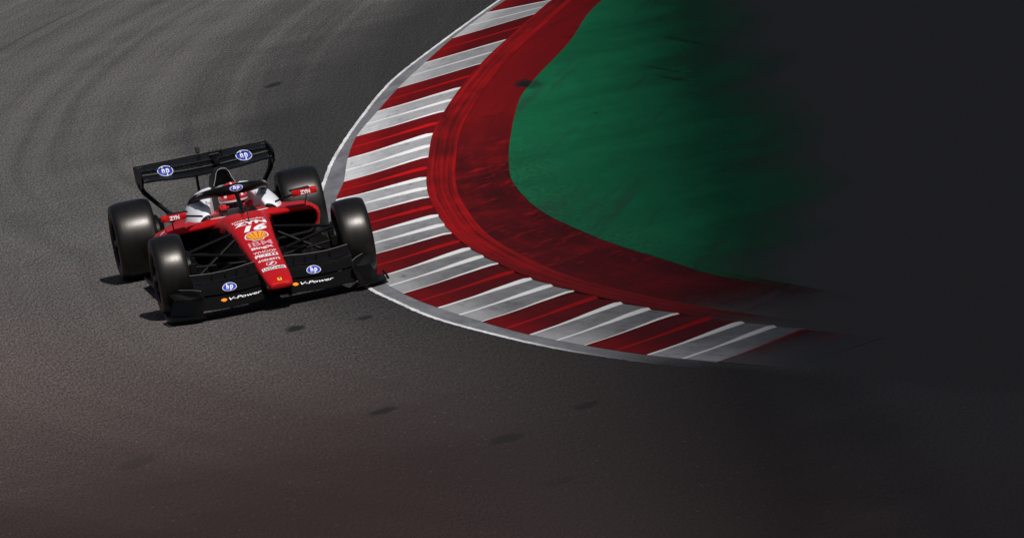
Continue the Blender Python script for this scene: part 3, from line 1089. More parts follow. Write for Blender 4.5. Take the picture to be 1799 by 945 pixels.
# nose
nose_st = [(1.175, .070, .205, .232), (1.165, .092, .190, .243), (1.13, .107, .180, ztop(1.11)), (1.05, .116, .172, ztop(1.05)), (0.9, .124, .178, ztop(0.9)), (0.65, .133, .20, ztop(0.65)),
           (0.4, .143, .235, ztop(0.4)), (0.1, .155, .265, ztop(0.1)), (-0.2, .170, .275, ztop(-0.2)), (-0.45, .187, .28, ztop(-0.45)), (-0.62, .200, .28, ztop(-0.62))]
g = G().loft([sup(y, w, a, b, 28, 4.2 if y < 1.15 else 3.0, w * 0.97) for y, w, a, b in nose_st])
nose = g.obj('nose', M['red'], car)
paint_lower(nose, M['carbon'], lambda p, n_: p.y < 1.0 and p.z < ztop(p.y) - .055 - .02 * sm(.9, .3, p.y))
# monocoque from the front bulkhead to the seat back; open at the cockpit
ch_st = [(-0.62, .200, .28, ztop(-0.62)), (-0.8, .218, .27, .645), (-1.0, .248, .25, .652), (-1.14, .280, .23, .645), (-1.24, .300, .23, .615)]
g = G().loft([sup(y, w, a, b, 28, 4.2, w * (0.97 if y > -0.7 else 0.90)) for y, w, a, b in ch_st])
chassis = g.obj('monocoque', M['red'], car)
paint_lower(chassis, M['carbon'], lambda p, n_: p.z < .545)
g = G().plate([(-.30, -1.2, .10), (.30, -1.2, .10), (.30, -2.3, .10), (-.30, -2.3, .10)], .04)
for s in (-1, 1):
    g.plate([(s * .27, -1.30, .10), (s * .27, -1.30, .52), (s * .27, -2.3, .52), (s * .27, -2.3, .10)], .03)
g.plate([(-.3, -2.12, .10), (.3, -2.12, .10), (.22, -2.22, .80), (-.22, -2.22, .80)], .04)
g.obj('cockpit_tub', M['dark'], car, False)

# white cockpit sides and engine cover
for s in (-1, 1):
    rings_ = []
    for y, xo, xi, z0, z1 in ((-1.4, .372, .246, .50, .655), (-1.5, .405, .232, .50, .690), (-1.6, .425, .215, .50, .716), (-1.7, .435, .198, .50, .738),
                               (-1.8, .438, .182, .50, .757), (-1.9, .436, .165, .50, .775), (-2.0, .430, .15, .50, .790), (-2.1, .420, .135, .50, .802), (-2.2, .405, .12, .50, .81)):
        w_ = xo - xi; h_ = z1 - z0
        rings_.append([(s * xi, y, z0), (s * xi, y, z1 - .02), (s * (xi + .004), y, z1 - .006), (s * (xi + .018), y, z1), (s * (xi + w_ * .30), y, z1 - h_ * .03), (s * (xi + w_ * .52), y, z1 - h_ * .11), (s * (xi + w_ * .72), y, z1 - h_ * .25),
                       (s * (xi + w_ * .88), y, z1 - h_ * .44), (s * (xi + w_ * .97), y, z1 - h_ * .66), (s * xo, y, z1 - h_ * .85), (s * xo, y, z0)])
    cs = G().loft(rings_).obj('cockpit_side', M['white'], car, sharp=75)
    paint_lower(cs, M['carbon'], lambda p, n_: p.z < .56 and p.y > -1.75 or p.y > -1.405)
    bv = bvh_of(cs)
    # signature lettering on the white side
    decal('lettering', [L_text('Ray-Ban', 0, 0, .10, .13, 0, 0, -0.012, 0.35)], (s * .25, -1.66, .72), (-1, 0, 0), (0, -1, 0), [M['prblack']], cs, bv, (0, 0, 1), 0.003, .02)
# red cowl that joins the monocoque to the sidepod above the inlet
for s in (-1, 1):
    rr = []
    for x, z, yf in ((.16, .628, -1.15), (.22, .620, -1.17), (.28, .610, -1.20), (.34, .602, -1.235), (.42, .596, -1.29), (.50, .592, -1.34), (.58, .586, -1.37), (.64, .574, -1.385)):
        rr.append([(s * x, yf - .03, z - .058), (s * x, yf - .004, z - .045), (s * x, yf, z - .030), (s * x, yf - .006, z - .012), (s * x, yf - .03, z), (s * x, yf - .12, z + .004), (s * x, -1.66, z + .006), (s * x, -1.66, z - .05)])
    G().loft(rr).obj('shoulder', M['red'], car, sharp=60)
g = G()
ec = [(-2.14, .405, .50, .80, .20), (-2.35, .395, .48, .80, .19), (-2.7, .33, .44, .76, .16), (-3.1, .25, .40, .66, .10), (-3.5, .15, .36, .52, .07), (-3.75, .08, .34, .44, .04)]
g.loft([sup(y, w, a, b, 24, 2.6, wt) for y, w, a, b, wt in ec])
cover = g.obj('engine_cover', M['white'], car)
g = G().plate([(0, -2.6, .74), (0, -2.6, .87), (0, -3.3, .80), (0, -3.62, .62), (0, -3.62, .46), (0, -3.1, .6)], .022)
fin = g.obj('shark_fin', M['carbon'], car, False)

# head restraint and airbox
g = G().loft([sup(-2.0, .20, .60, .775, 16, 3.2, .13), sup(-2.18, .21, .60, .80, 16, 3.2, .12)])
g.obj('headrest', M['matt'], car)


def trap(y, zb, zt, wb, wt, k=1.0):
    """rounded triangular duct section"""
    zc = (zb + zt) / 2
    raw = [(-wb, zb), (wb, zb), (wb * .98, zb + (zt - zb) * .25), (wt + (wb - wt) * .45, zb + (zt - zb) * .55), (wt * 1.12, zt - .035), (wt * .72, zt - .008), (0, zt),
           (-wt * .72, zt - .008), (-wt * 1.12, zt - .035), (-wt - (wb - wt) * .45, zb + (zt - zb) * .55), (-wb * .98, zb + (zt - zb) * .25)]
    return [(x * k, y, zc + (z - zc) * k) for x, z in raw]


g = G()
g.loft([trap(-2.17, .77, .954, .100, .050, .86), trap(-2.155, .765, .959, .102, .051, .93), trap(-2.17, .765, .962, .104, .053), trap(-2.35, .76, .957, .098, .046), trap(-2.7, .72, .92, .07, .03), trap(-3.2, .60, .80, .05, .02)], False, True)
airbox = g.obj('airbox', M['gloss'], car, sharp=50)
g = G().loft([trap(-2.165, .765, .955, .100, .050, .88), trap(-2.30, .765, .955, .095, .046, .78)], False, True)
o = g.obj('intake_duct', M['dark'], None); o.parent = airbox
g = G().tube([trap(-2.155, .765, .961, .103, .052, .97)[k] for k in (2, 3, 4, 5, 6, 7, 8, 9, 10)], .0024, 6)
o = g.obj('intake_rim', M['rim'], None); o.parent = airbox

# halo
hpts = []
for s_ in (1, -1):
    seg = [(.325, -2.12, .700), (.318, -1.98, .742), (.302, -1.80, .780), (.274, -1.60, .810), (.222, -1.42, .832), (.145, -1.285, .846), (.06, -1.22, .853)]
    hpts += [(s_ * x, y, z) for x, y, z in (seg if s_ > 0 else reversed(seg))]
hr = []
rads = [.034, .033, .033, .035, .040, .047, .051]
g = G()
R_ = []
P_ = [Vector(p) for p in hpts]
for k, p in enumerate(P_):
    t = (P_[min(k + 1, len(P_) - 1)] - P_[max(k - 1, 0)]).normalized()
    up = (Vector((0, 0, 1)) - t * t.z).normalized()
    out = t.cross(up)
    rr = rads[min(k, len(P_) - 1 - k)]
    R_.append([p + up * sin(q) * rr * (0.92) + out * cos(q) * rr * 1.15 for q in [2 * pi * j / 14 for j in range(14)]])
g.loft(R_)
halo = g.obj('halo', M['carbon'], car, sharp=60)
g = G().tube([(0, -1.235, .830), (0, -1.195, .795), (0, -1.10, .71), (0, -1.03, .635)], [.026, .020, .017, .022], 10, flat=((0, 1, 0), 1.9))
o = g.obj('halo_pillar', M['carbon'], None); o.parent = halo
hb = bvh_of(halo)
decal('emblem', hp_layers(.116, .054), (0.0, -1.16, .868), (-1, 0, 0), (0, -.5, 1), HP, halo, hb, (0, 1, .5), 0.003, .008)
decal('lettering', [L_text('DXC', 0, 0, .16, .034, 0, 0, 0.0)], (.272, -1.55, .822), (-.50, .85, .06), (-.1, -.1, 1), [M['prwhite']], halo, hb, (.80, .55, .5), 0.003, .008)
decal('lettering', [L_text('DXC', 0, 0, .16, .034, 0, 0, 0.0)], (-.272, -1.55, .822), (-.50, -.85, -.06), (.1, -.1, 1), [M['prwhite']], halo, hb, (-.80, .55, .5), 0.003, .008)

# clear screen ahead of the cockpit
vs = []; fs = []
for k in range(13):
    a = radians(-78 + 156 * k / 12)
    for j, (rx, dy, z) in enumerate(((.262, 0, .612), (.252, -.03, .655), (.242, -.06, .688))):
        vs.append((rx * sin(a), -1.40 + .26 * cos(a) + dy, z - .012 * (1 - cos(a))))
for k in range(12):
    for j in range(2):
        fs.append((k * 3 + j, k * 3 + j + 1, (k + 1) * 3 + j + 1, (k + 1) * 3 + j))
mesh_obj('windscreen', vs, fs, M['screen'], car)
g = G().tube([(.27 * sin(radians(a)), -1.42 + .26 * cos(radians(a)), .632 - .022 * (1 - cos(radians(a)))) for a in range(-70, 71, 10)], .006, 6)
g.obj('cockpit_rim', M['white'], car)

# steering wheel
g = G().box((0, -1.49, .60), (.20, .03, .12), bev=.3).tube([(.125, -1.49, .69), (.14, -1.49, .63), (.125, -1.49, .55)], .017, 8).tube([(-.125, -1.49, .69), (-.14, -1.49, .63), (-.125, -1.49, .55)], .017, 8)
g.box((.112, -1.49, .61), (.05, .025, .03)).box((-.112, -1.49, .61), (.05, .025, .03)).tube([(0, -1.49, .58), (0, -1.2, .54)], .02)
stw = g.obj('steering_wheel', M['matt'], car)

# nose lettering
nb = bvh_of(nose, chassis)


def on_nose(layers, y, mats, name='lettering', x=0.0):
    return decal(name, layers, (x, y, ztop(y)), (-1, 0, 0), (0, -1, 0), mats, nose, nb, (0, 0, 1), 0.0022, .03)


PW = [M['prwhite']]
on_nose([L_text('bitdefender', 0, 0, .29, .055, 0, 0, 0.01)], -.655, PW)
on_nose([L_text('ZYN', 0, 0, .285, .095, 0, 0, 0.05)], -.548, PW)
on_nose([L_text('16', 0, 0, .215, .16, 0, 0, 0.05, 0.25)], -.392, PW, 'race_number', -.02)
on_nose(pecten(0, 0, .235, .255, 0, 1, 2), -.165, [M['prwhite'], M['red'], M['yellow']], 'emblem')
g_ = [L_text('IBM', 0, 0, .205, .115, 0, 0, 0.015)]
on_nose(g_, .035, [M['prpink']])
on_nose([L_text('BingX', 0, 0, .195, .085, 0, 0, 0.03)], .165, PW)
on_nose([L_text('WHOOP', 0, 0, .200, .068, 0, 0, 0.0)], .295, PW)
on_nose([L_text('IRELLI', .014, 0, .165, .066, 0, 0, 0.045), L_text('P', -.085, 0, .036, .066, 0, 0, 0.045), L_rect(.0, .045, .20, .012, 0, 0)], .412, PW)
on_nose([L_text('GENESYS', .012, 0, .165, .062, 0, 0, 0.02), L_text('d', -.088, 0, .020, .06, 0, 0, 0.03)], .545, PW)
on_nose([L_disc(0, 0, .046, .058, 0, 0), L_disc(0, 0, .039, .049, 1, 1), L_poly([(-.026, -.026), (-.010, -.036), (.028, .028), (.012, .040)], 0, 2)], .675, [M['prwhite'], M['red']], 'emblem')
on_nose([L_rect(0, 0, .205, .082, 0, 0), L_text('UniCredit', 0, 0, .185, .062, 1, 1, 0.02)], .808, [M['prwhite'], M['prblack']])
horse = [(-.006, -.020), (-.002, -.008), (.006, -.006), (.004, -.020), (.008, -.020), (.009, -.004), (.010, .006), (.004, .012), (.006, .021), (.001, .018), (-.003, .008), (-.010, .010), (-.011, .006), (-.006, .002), (-.008, -.010), (-.010, -.018)]
on_nose([L_rect(0, 0, .034, .055, 0, 0, 2, 2), L_poly([(x * 1.05, y * 1.05) for x, y in horse], 1, 1)], 1.118, [M['badge'], M['prblack']], 'badge')
# pitot and aerial ahead of the cockpit
g = G().tube([(.0, -.58, .60), (.0, -.59, .72), (.0, -.595, .765)], [.006, .005, .003], 6)
g.obj('pitot_tube', M['matt'], car)
G().tube([(.03, -.80, .63), (.03, -.80, .70)], .004, 6).obj('aerial', M['matt'], car)
# mirrors
for s in (1, -1):
    g = G()
    x0 = s * .585
    rr = []
    for dx, k in ((-.112, .88), (-.107, .98), (-.06, 1.0), (.06, 1.0), (.102, .95), (.110, .8)):
        ring_ = []
        for a in range(12):
            q = 2 * pi * a / 12
            ring_.append((x0 + s * dx, -1.22 + .045 * k * math.copysign(abs(cos(q)) ** .35, cos(q)) + .02 * dx, .712 + .029 * k * math.copysign(abs(sin(q)) ** .35, sin(q)) + .05 * abs(dx) * 0.2))
        rr.append(ring_)
    mir = g.loft(rr).obj('mirror', M['red'], car, sharp=50)
    g = G().plate([(x0 - .09, -1.268, .692), (x0 + .09, -1.268, .692), (x0 + .09, -1.268, .732), (x0 - .09, -1.268, .732)], .004)
    o = g.obj('mirror_glass', M['metal'], None, False); o.parent = mir
    g = G().tube([(x0 - s * .10, -1.22, .705), (s * .42, -1.26, .688), (s * .33, -1.30, .665)], .009, 8, flat=((0, 1, 0), 2.5)).tube([(x0 + s * .02, -1.23, .69), (s * .59, -1.36, .60)], .006, 8, flat=((0, 1, 0), 2.2))
    g.plate([(x0 - s * .13, -1.19, .738), (x0 + s * .05, -1.19, .744), (x0 + s * .05, -1.30, .744), (x0 - s * .13, -1.30, .738)], .008)
    o = g.obj('mirror_stalk', M['carbon'], None); o.parent = mir
    decal('lettering', [L_text('ZYN', 0, 0, .088, .036, 0, 0, 0.05)], (x0 + s * .0 - .004, -1.17, .712), (-1, 0, 0), (0, 0, 1), PW, mir, bvh_of(mir), (0, 1, 0.1), 0.003)

# sidepods with their inlets
for s in (1, -1):
    def pod(y, xi, xo, z0, z1, drop, und, n=0, k=1.0):
        """section: flat shoulder, rounded outer edge, tucked under below"""
        pts = [(xi, z1), (xi + (xo - xi) * .35, z1 - drop * .18), (xi + (xo - xi) * .70, z1 - drop * .55), (xo - .045, z1 - drop * .86), (xo - .012, z1 - drop - .022), (xo, z1 - drop - .065),
               (xo - .006, z1 - drop - .115), (xo - .03 - und * .35, z0 + .05), (xo - .09 - und, z0 + .008), (xi + (xo - xi) * .4, z0), (xi, z0)]
        c = (sum(p[0] for p in pts) / len(pts), sum(p[1] for p in pts) / len(pts))
        return [(s * (c[0] + (x - c[0]) * k), y, c[1] + (z - c[1]) * k) for x, z in pts]
    st = [(-1.37, .235, .690, .325, .585, .045, .0), (-1.40, .230, .704, .310, .594, .045, .0), (-1.52, .23, .722, .285, .600, .050, .02), (-1.8, .24, .734, .235, .602, .07, .06), (-2.2, .25, .725, .18, .59, .11, .10), (-2.6, .24, .66, .12, .60, .20, .10), (-3.0, .18, .50, .10, .52, .20, .08), (-3.4, .12, .30, .10, .42, .12, .04)]
    g = G()
    first = pod(-1.385, .235, .690, .325, .585, .045, .0, k=.92)
    g.loft([first] + [pod(*a) for a in st], False, True)
    sp = g.obj('sidepod', M['red'], car, sharp=50)
    paint_lower(sp, M['carbon'], lambda p, n_: p.z < .385 + .05 * sm(-1.5, -2.5, p.y) or (abs(p.x) < .66 and p.z < .45))
    g = G().loft([pod(-1.382, .235, .690, .325, .585, .045, .0, k=.93), pod(-1.60, .26, .69, .33, .60, .07, .0, k=.82), pod(-2.0, .28, .62, .33, .56, .08, 0, k=.5)], False, True)
    o = g.obj('inlet_duct', M['dark'], None); o.parent = sp
    for k in range(3):
        xx = .36 + .1 * k
        g = G().plate([(s * xx, -1.42, .345), (s * (xx + .06), -1.42, .565 - .02 * k), (s * (xx + .06), -1.56, .565 - .02 * k), (s * xx, -1.56, .345)], .006)
        o = g.obj('inlet_vane', M['carbon'], None, False); o.parent = sp
    # white wedge by the cockpit
    sb = bvh_of(sp)
    decal('white_wedge', [L_poly([(-.13, -.10), (-.03, -.12), (.12, .10), (.02, .12)], 0, 0), L_poly([(-.24, -.11), (-.21, -.11), (-.09, .12), (-.12, .12)], 0, 0)], (s * .47, -1.66, .68), (-1, 0, 0), (0, -1, 0), [M['white']], sp, sb, (0, 0, 1), 0.003, .03)
    # bargeboards between the front wheel and the sidepod
    for k, (xa, ya, xb, yb, zt) in enumerate(((.50, -.62, .72, -1.08, .36), (.44, -.72, .66, -1.18, .30), (.58, -.55, .80, -.98, .22))):
        pts0 = []; pts1 = []
        for t in (0, .25, .5, .75, 1):
            x = xa + (xb - xa) * (t ** 1.4); y = ya + (yb - ya) * t
            pts0.append(Vector((s * x, y, .05))); pts1.append(Vector((s * (x - .02), y, zt * (0.8 + .25 * sin(pi * t)))))
        n_ = len(pts0)
        off = Vector((s * .006, 0, 0))
        G().loft([[p + off for p in pts0] + [p - off for p in reversed(pts0)], [p + off for p in pts1] + [p - off for p in reversed(pts1)]]).obj('bargeboard', M['carbon'], car, sharp=30)

# floor and diffuser
fo_ = [(.30, -.55), (.55, -.75), (.74, -1.0), (.80, -1.35), (.80, -2.6), (.62, -3.0), (.50, -3.1), (.50, -3.75)]
g = G().plate([(x, y, .055) for x, y in fo_] + [(-x, y, .055) for x, y in reversed(fo_)], .022)
for s in (-1, 1):
    g.plate([(s * .80, -1.3, .06), (s * .80, -2.6, .06), (s * .815, -2.6, .10), (s * .815, -1.3, .12)], .008)
floor_ = g.obj('floor', M['carbon'], car, False)
g = G().plate([(-.48, -3.3, .07), (.48, -3.3, .07), (.48, -3.95, .26), (-.48, -3.95, .26)], .015)
for x in (-.48, -.24, 0, .24, .48):
    g.plate([(x, -3.3, .05), (x, -3.95, .06), (x, -3.95, .26), (x, -3.3, .07)], .008)
g.obj('diffuser', M['carbon'], car, False)
g = G().loft([sup(-3.3, .14, .22, .45, 14), sup(-3.7, .11, .24, .42, 14), sup(-4.0, .05, .27, .36, 14)])
g.obj('gearbox', M['matt'], car)
g = G().plate([(-.12, -.4, .03), (.12, -.4, .03), (.15, -3.2, .03), (-.15, -3.2, .03)], .016)
g.plate([(-.10, .05, .04), (.10, .05, .04), (.14, -.7, .05), (-.14, -.7, .05)], .02)
g.obj('plank', M['matt'], car, False)


# wheels
def tyre_prof(w, R):
    h = w / 2
    half = [(0, R), (h * .35, R - .0015), (h * .62, R - .005), (h * .82, R - .012), (h * .945, R - .022), (h * .985, R - .042), (h * 1.0, R - .068), (h * 1.0, R - .090),
            (h * .975, R - .112), (h * .94, .237), (h * .90, .229)]
    return [(-x, r) for x, r in reversed(half[1:])] + half


def make_wheel(x, y, w, R, s):
    """s = +1 outer side towards +x"""
    wh = empty('wheel', (x, y, R), car)
    ty = G().lathe(tyre_prof(w, R), 64).obj('tyre', M['tyre'], None, sharp=60); ty.parent = wh
    h = w / 2
    g = G()
    g.lathe([(-h * .90, .231), (-h * .84, .222), (-h * .6, .205), (h * .55 , .205), (h * .84, .222), (h * .90, .231)], 40)
    rim = g.obj('rim', M['carbon'], None); rim.parent = wh
    g = G()
    # slightly dished wheel disc with ten shallow spokes
    nsp = 40; rings_ = []
    for r, dx in ((.215, .0), (.19, .012), (.12, -.008), (.06, -.012), (.045, .018), (.0005, .02)):
        rings_.append([(s * (h * .74 + dx + (.008 * cos(10 * 2 * pi * k / nsp) if .1 < r < .2 else 0)), r * cos(2 * pi * k / nsp), r * sin(2 * pi * k / nsp)) for k in range(nsp)])
    g.loft(rings_, False, False)
    di = g.obj('wheel_disc', M['gloss'], None); di.parent = wh
    g = G().tube([(s * h * .74, 0, 0), (s * (h * .74 + .045), 0, 0)], .028, 6)
    nu_ = g.obj('wheel_nut', M['edge'], None); nu_.parent = wh
    # red print on the outer sidewall: two arcs and the maker's word between them
    g = G()
    for a0 in (20, 200):
        rr = []
        for k in range(25):
            a = radians(a0 + 115 * k / 24)
            rr.append([(s * (h * .998 + .003), (R - .078) * cos(a), (R - .078) * sin(a)), (s * (h * .988 + .003), (.252) * cos(a), (.252) * sin(a))])
        g.add([p for r_ in rr for p in r_], [(2 * k, 2 * k + 1, 2 * k + 3, 2 * k + 2) for k in range(24)])
    for a0 in (165, 345):
        vs_, fs_ = text2d('PIRELLI', 0.02)
        g.add([(s * (h * .995 + .0035), (R - .088 + (b - .5) * .03) * cos(radians(a0 - s * (a - .5) * 44)), (R - .088 + (b - .5) * .03) * sin(radians(a0 - s * (a - .5) * 44))) for a, b in vs_], fs_)
    o_ = g.obj('sidewall_print', M['stripe'], None, False); o_.parent = wh
    # brake drum on the inner side
    g = G().lathe([(-s * h * .55, .04), (-s * h * .55, .19), (-s * (h + .035), .185), (-s * (h + .05), .165), (-s * (h + .05), .03)], 32)
    g.box((-s * (h + .06), .10, .05), (.04, .09, .16))
    o_ = g.obj('brake_drum', M['carbon'], None); o_.parent = wh
    return wh


for s in (1, -1):
    make_wheel(s * .81, 0.0, .28, .3525, s)
    make_wheel(s * .7625, -3.4, .375, .355, s)

# suspension
def arm(a, b, r=.013, fl=2.3):
    G().tube([a, (Vector(a) + Vector(b)) / 2, b], [r, r * 1.05, r], 10, flat=((0, 1, 0), fl)).obj('suspension_arm', M['carbon'], car, sharp=60)


for s in (1, -1):
    arm((s * .655, 0.02, .500), (s * .175, .34, .430))
    arm((s * .655, -.02, .500), (s * .200, -.46, .545))
    arm((s * .660, 0.03, .205), (s * .150, .36, .275))
    arm((s * .660, -.03, .205), (s * .185, -.50, .300))
    arm((s * .650, -.05, .235), (s * .195, -.20, .520), .014, 1.6)
    arm((s * .655, .13, .400), (s * .165, .16, .360), .011, 2.0)
    arm((s * .60, -3.38, .50), (s * .12, -3.05, .42))
    arm((s * .60, -3.42, .50), (s * .10, -3.70, .40))
    arm((s * .60, -3.38, .22), (s * .14, -3.0, .20))
    arm((s * .60, -3.42, .22), (s * .10, -3.75, .22))
    # front brake duct scoops and hub carrier
    g = G().box((s * .64, .09, .33), (.05, .13, .26), bev=.25).box((s * .625, .17, .39), (.06, .05, .09)).tube([(s * .66, 0, .20), (s * .655, 0, .50)], .028, 8)
    g.obj('brake_duct', M['carbon'], car)

# front wing
def foil(le, te, t, camber, n=9):
    """closed aerofoil ring from leading-edge and trailing-edge points (camber bulges downwards)"""
    le, te = Vector(le), Vector(te)
    ch = te - le
    up = Vector((1, 0, 0)).cross(ch).normalized()
    if up.z < 0: up = -up
    up_, lo_ = [], []
    for k in range(n):
        q = k / (n - 1)
        c = -camber * 4 * q * (1 - q)
        th = t * (2.2 * math.sqrt(q) * (1 - q) + .12 * (1 - q) + .04)
        p = le + ch * q + up * c
        up_.append(p + up * th * .5); lo_.append(p - up * th * .5)
    return up_ + list(reversed(lo_))


def wing_span(xs, fn, t, camber):
    g = G()
    R2 = []
    for x in xs:
        le, te = fn(x)
        R2.append(foil((x,) + le, (x,) + te, t, camber))
    g.loft(R2)
    return g


SP = [-.94, -.88, -.8, -.7, -.55, -.4, -.25, -.12, 0, .12, .25, .4, .55, .7, .8, .88, .94]


def f_main(x):
    a = abs(x)
    yl = .975 - .02 * (a / .5) ** 2 if a < .5 else .955 - .10 * ((a - .5) / .44) ** 1.3
    zl = .105 - .018 * sm(.08, .35, a) + .012 * sm(.5, .7, a)
    return (yl, zl), (yl - .175, zl + .098)


def f_flap(x, k):
    a = abs(x)
    (yl, zl), (yt, zt) = f_main(x)
    if k == 0:
        return (yt + .014, zt + .013), (yt - .126, zt + .090)
    return (yt - .116, zt + .103), (yt - .29, zt + .165 + .012 * sm(.5, .15, a))


SPI = [x for x in SP if abs(x) <= .7]
fw = wing_span(SPI, f_main, .016, .012).obj('front_wing', M['gloss'], car, sharp=60)
for k in (0, 1):
    for s in (1, -1):
        xs = [s * x for x in (.125, .2, .3, .4, .5, .6, .66, .695)]
        fl = wing_span(sorted(xs), lambda x: f_flap(x, k), .010, .014).obj('wing_flap', M['gloss'], None, sharp=60)
        fl.parent = fw
        # gurney strip along the trailing edge
        g = G().tube([Vector((x,) + f_flap(x, k)[1]) + Vector((0, 0, .004)) for x in sorted(xs)], .0028, 5)
        o = g.obj('trailing_strip', M['edge'], None); o.parent = fw
wbv = bvh_of(fw, *[c for c in fw.children if c.name.startswith('wing_flap')])
for s, xx in ((1, .398), (-1, -.343)):
    decal('emblem', hp_layers(.124, .122), (xx, .735, .25), (-1, 0, .0), (0, -.8, .55), HP, fw, wbv, (0, .55, .8), 0.004, .02)
for cx_, cy_, wl, slope in ((.288, .862, .285, .02), (-.342, .862, .29, -.02)):
    layers_ = [L_text('V-Power', 0, 0, wl, .038, 0, 0, 0.012, 0.3)] + [(a, b, {0: 1, 1: 2, 2: 3}[m_], l_) for a, b, m_, l_ in pecten(-wl / 2 - .045, -.002, .062, .050, 0, 1, 2)]
    decal('lettering', layers_, (cx_, cy_, .165), (-1, slope, 0), (slope, -.8, .55), [M['prwhite'], M['orange'], M['orange'], M['yellow']], fw, wbv, (0, .55, .8), 0.004, .02)
# endplates with footplates and dive planes
for s in (1, -1):
    g = G()
    rr = []
    for t in (0, .15, .35, .6, .8, 1.0):
        x = .695 + .215 * t ** 1.2; xt = .655 + .165 * t ** 1.2; y = .945 - .58 * t
        zt = .215 + .06 * sm(0, .3, t) - .02 * t
        th = .007
        rr.append([(s * (x - th), y, .045), (s * (xt - th), y, zt), (s * (xt + th), y, zt), (s * (x + th), y, .045)])
    ep = g.loft(rr).obj('endplate', M['carbon'], None, sharp=30); ep.parent = fw
    g = G()
    fp = [(.66, .955), (.75, .94), (.94, .80), (.965, .40), (.925, .38), (.84, .58)]
    g.plate([(s * x, y, .045) for x, y in fp], .012)
    g.tube([(s * .955, .80, .05), (s * .968, .55, .06), (s * .965, .42, .075)], .011, 6)
    o = g.obj('footplate', M['carbon'], None, False); o.parent = fw
    g = G().plate([(s * .685, .90, .215), (s * .745, .72, .215), (s * .83, .46, .235), (s * .90, .45, .235), (s * .87, .70, .205), (s * .77, .88, .205)], .008)
    o = g.obj('dive_plane', M['carbon'], None, False); o.parent = fw
    g = G().tube([(s * .664, .90, .268), (s * .72, .74, .272), (s * .808, .46, .262)], .0035, 5)
    o = g.obj('edge_strip', M['edge'], None); o.parent = fw
    # strake and small bolts under the wing
    g = G().plate([(s * .42, .93, .05), (s * .42, .68, .035), (s * .42, .68, .14), (s * .42, .93, .085)], .006)
    o = g.obj('strake', M['carbon'], None, False); o.parent = fw
    for bx, by in ((.20, .62), (.30, .60), (.40, .58), (.52, .57)):
        z_ = f_flap(bx, 1)[1][1]
        o = G().box((s * bx, by + .02, z_ - .012), (.012, .05, .03)).obj('slot_bracket', M['carbon'], None); o.parent = fw
    g = G().tube([(s * .085, 1.00, .20), (s * .085, .92, .12)], .022, 8, flat=((0, 1, 0), 2.6))
    o = g.obj('wing_pylon', M['carbon'], None); o.parent = fw

# rear wing
RSP = [-.592, -.57, -.45, -.3, -.15, 0, .15, .3, .45, .57, .592]


def r_main(x):
    d = 1 - sm(.15, .58, abs(x))
    return (-3.40, .842 - .030 * d), (-3.66, .872 - .028 * d)


def r_f1(x):
    d = 1 - sm(.15, .58, abs(x))
    return (-3.635, .868 - .022 * d), (-3.80, .896 - .010 * d)


def r_f2(x):
    return (-3.778, .901 - .008 * (1 - sm(.15, .58, abs(x)))), (-3.885, .936)


rw = wing_span(RSP, r_main, .026, .018).obj('rear_wing', M['gloss'], car, sharp=60)
fls = []
for fn in (r_f1, r_f2):
    fl = wing_span(RSP, fn, .014, .012).obj('wing_flap', M['wing'], None, sharp=60); fl.parent = rw; fls.append(fl)
g = G().tube([(x, -3.888, .941) for x in RSP], .005, 6)
o = g.obj('trailing_strip', M['carbon'], None); o.parent = rw
for fn in (r_main, r_f1):
    o = G().tube([Vector((x,) + fn(x)[1]) + Vector((0, .004, .006)) for x in RSP], .0026, 5).obj('trailing_strip', M['edge'], None); o.parent = rw  # pale strips added to stand in for highlight lines along the slots
for s in (1, -1):
    g = G().plate([(s * .600, -3.36, .885), (s * .600, -3.42, .915), (s * .600, -3.60, .935), (s * .600, -3.93, .946), (s * .606, -3.96, .93), (s * .606, -3.95, .80), (s * .600, -3.84, .745), (s * .600, -3.62, .755), (s * .600, -3.44, .80)], .016)
    o = g.obj('endplate', M['carbon'], None, False); o.parent = rw
    g = G().tube([(s * .598, -3.73, .775), (s * .575, -3.68, .715), (s * .50, -3.62, .625), (s * .42, -3.58, .53), (s * .30, -3.55, .42), (s * .10, -3.5, .34)], [.024, .024, .021, .020, .020, .02], 10, flat=((0, 1, 0), 2.4))
    o = g.obj('wing_post', M['carbon'], None); o.parent = rw
    for dx, yy, zz in ((.012, -3.86, .946), (.035, -3.86, .946), (.012, -3.44, .862), (.035, -3.46, .866)):
        o = G().box((s * (.59 - dx), yy + .02, zz - .012), (.010, .012, .008)).obj('fastener', M['metal'], None); o.parent = rw
for s in (1, -1):
    g = G().tube([(s * .10, -3.62, .30), (s * .10, -3.60, .45), (s * .10, -3.58, .62), (s * .10, -3.55, .82)], [.015, .013, .012, .012], 10, flat=((0, 1, 0), 3.0))
    o = g.obj('wing_pylon', M['carbon'], None); o.parent = rw
# actuator pods and the small box on the top edge
g = G().tube([(-.10, -3.62, .895), (-.10, -3.82, .935)], [.022, .016], 10).tube([(-.055, -3.70, .935), (-.145, -3.70, .935)], .014, 10).box((-.10, -3.56, .88), (.05, .08, .05))
o = g.obj('flap_actuator', M['carbon'], None); o.parent = rw
for k in range(4):
    o = G().tube([(-.07 - .035 * k, -3.865, .946), (-.092 - .035 * k, -3.865, .948)], .013, 8).obj('flap_hinge', M['carbon'], None); o.parent = rw
g = G().box((.018, -3.90, .985), (.036, .05, .055)).tube([(.018, -3.90, .95), (.018, -3.90, .965)], .01, 6)
o = g.obj('wing_camera', M['matt'], None); o.parent = rw
rbv = bvh_of(rw, *fls)
for xx in (.352, -.368):
    decal('emblem', hp_layers(.142, .096), (xx, -3.5, .896), (-1, 0, 0), (0, -.08, 1), HP, rw, rbv, (0, 1, .10), 0.004, .006)
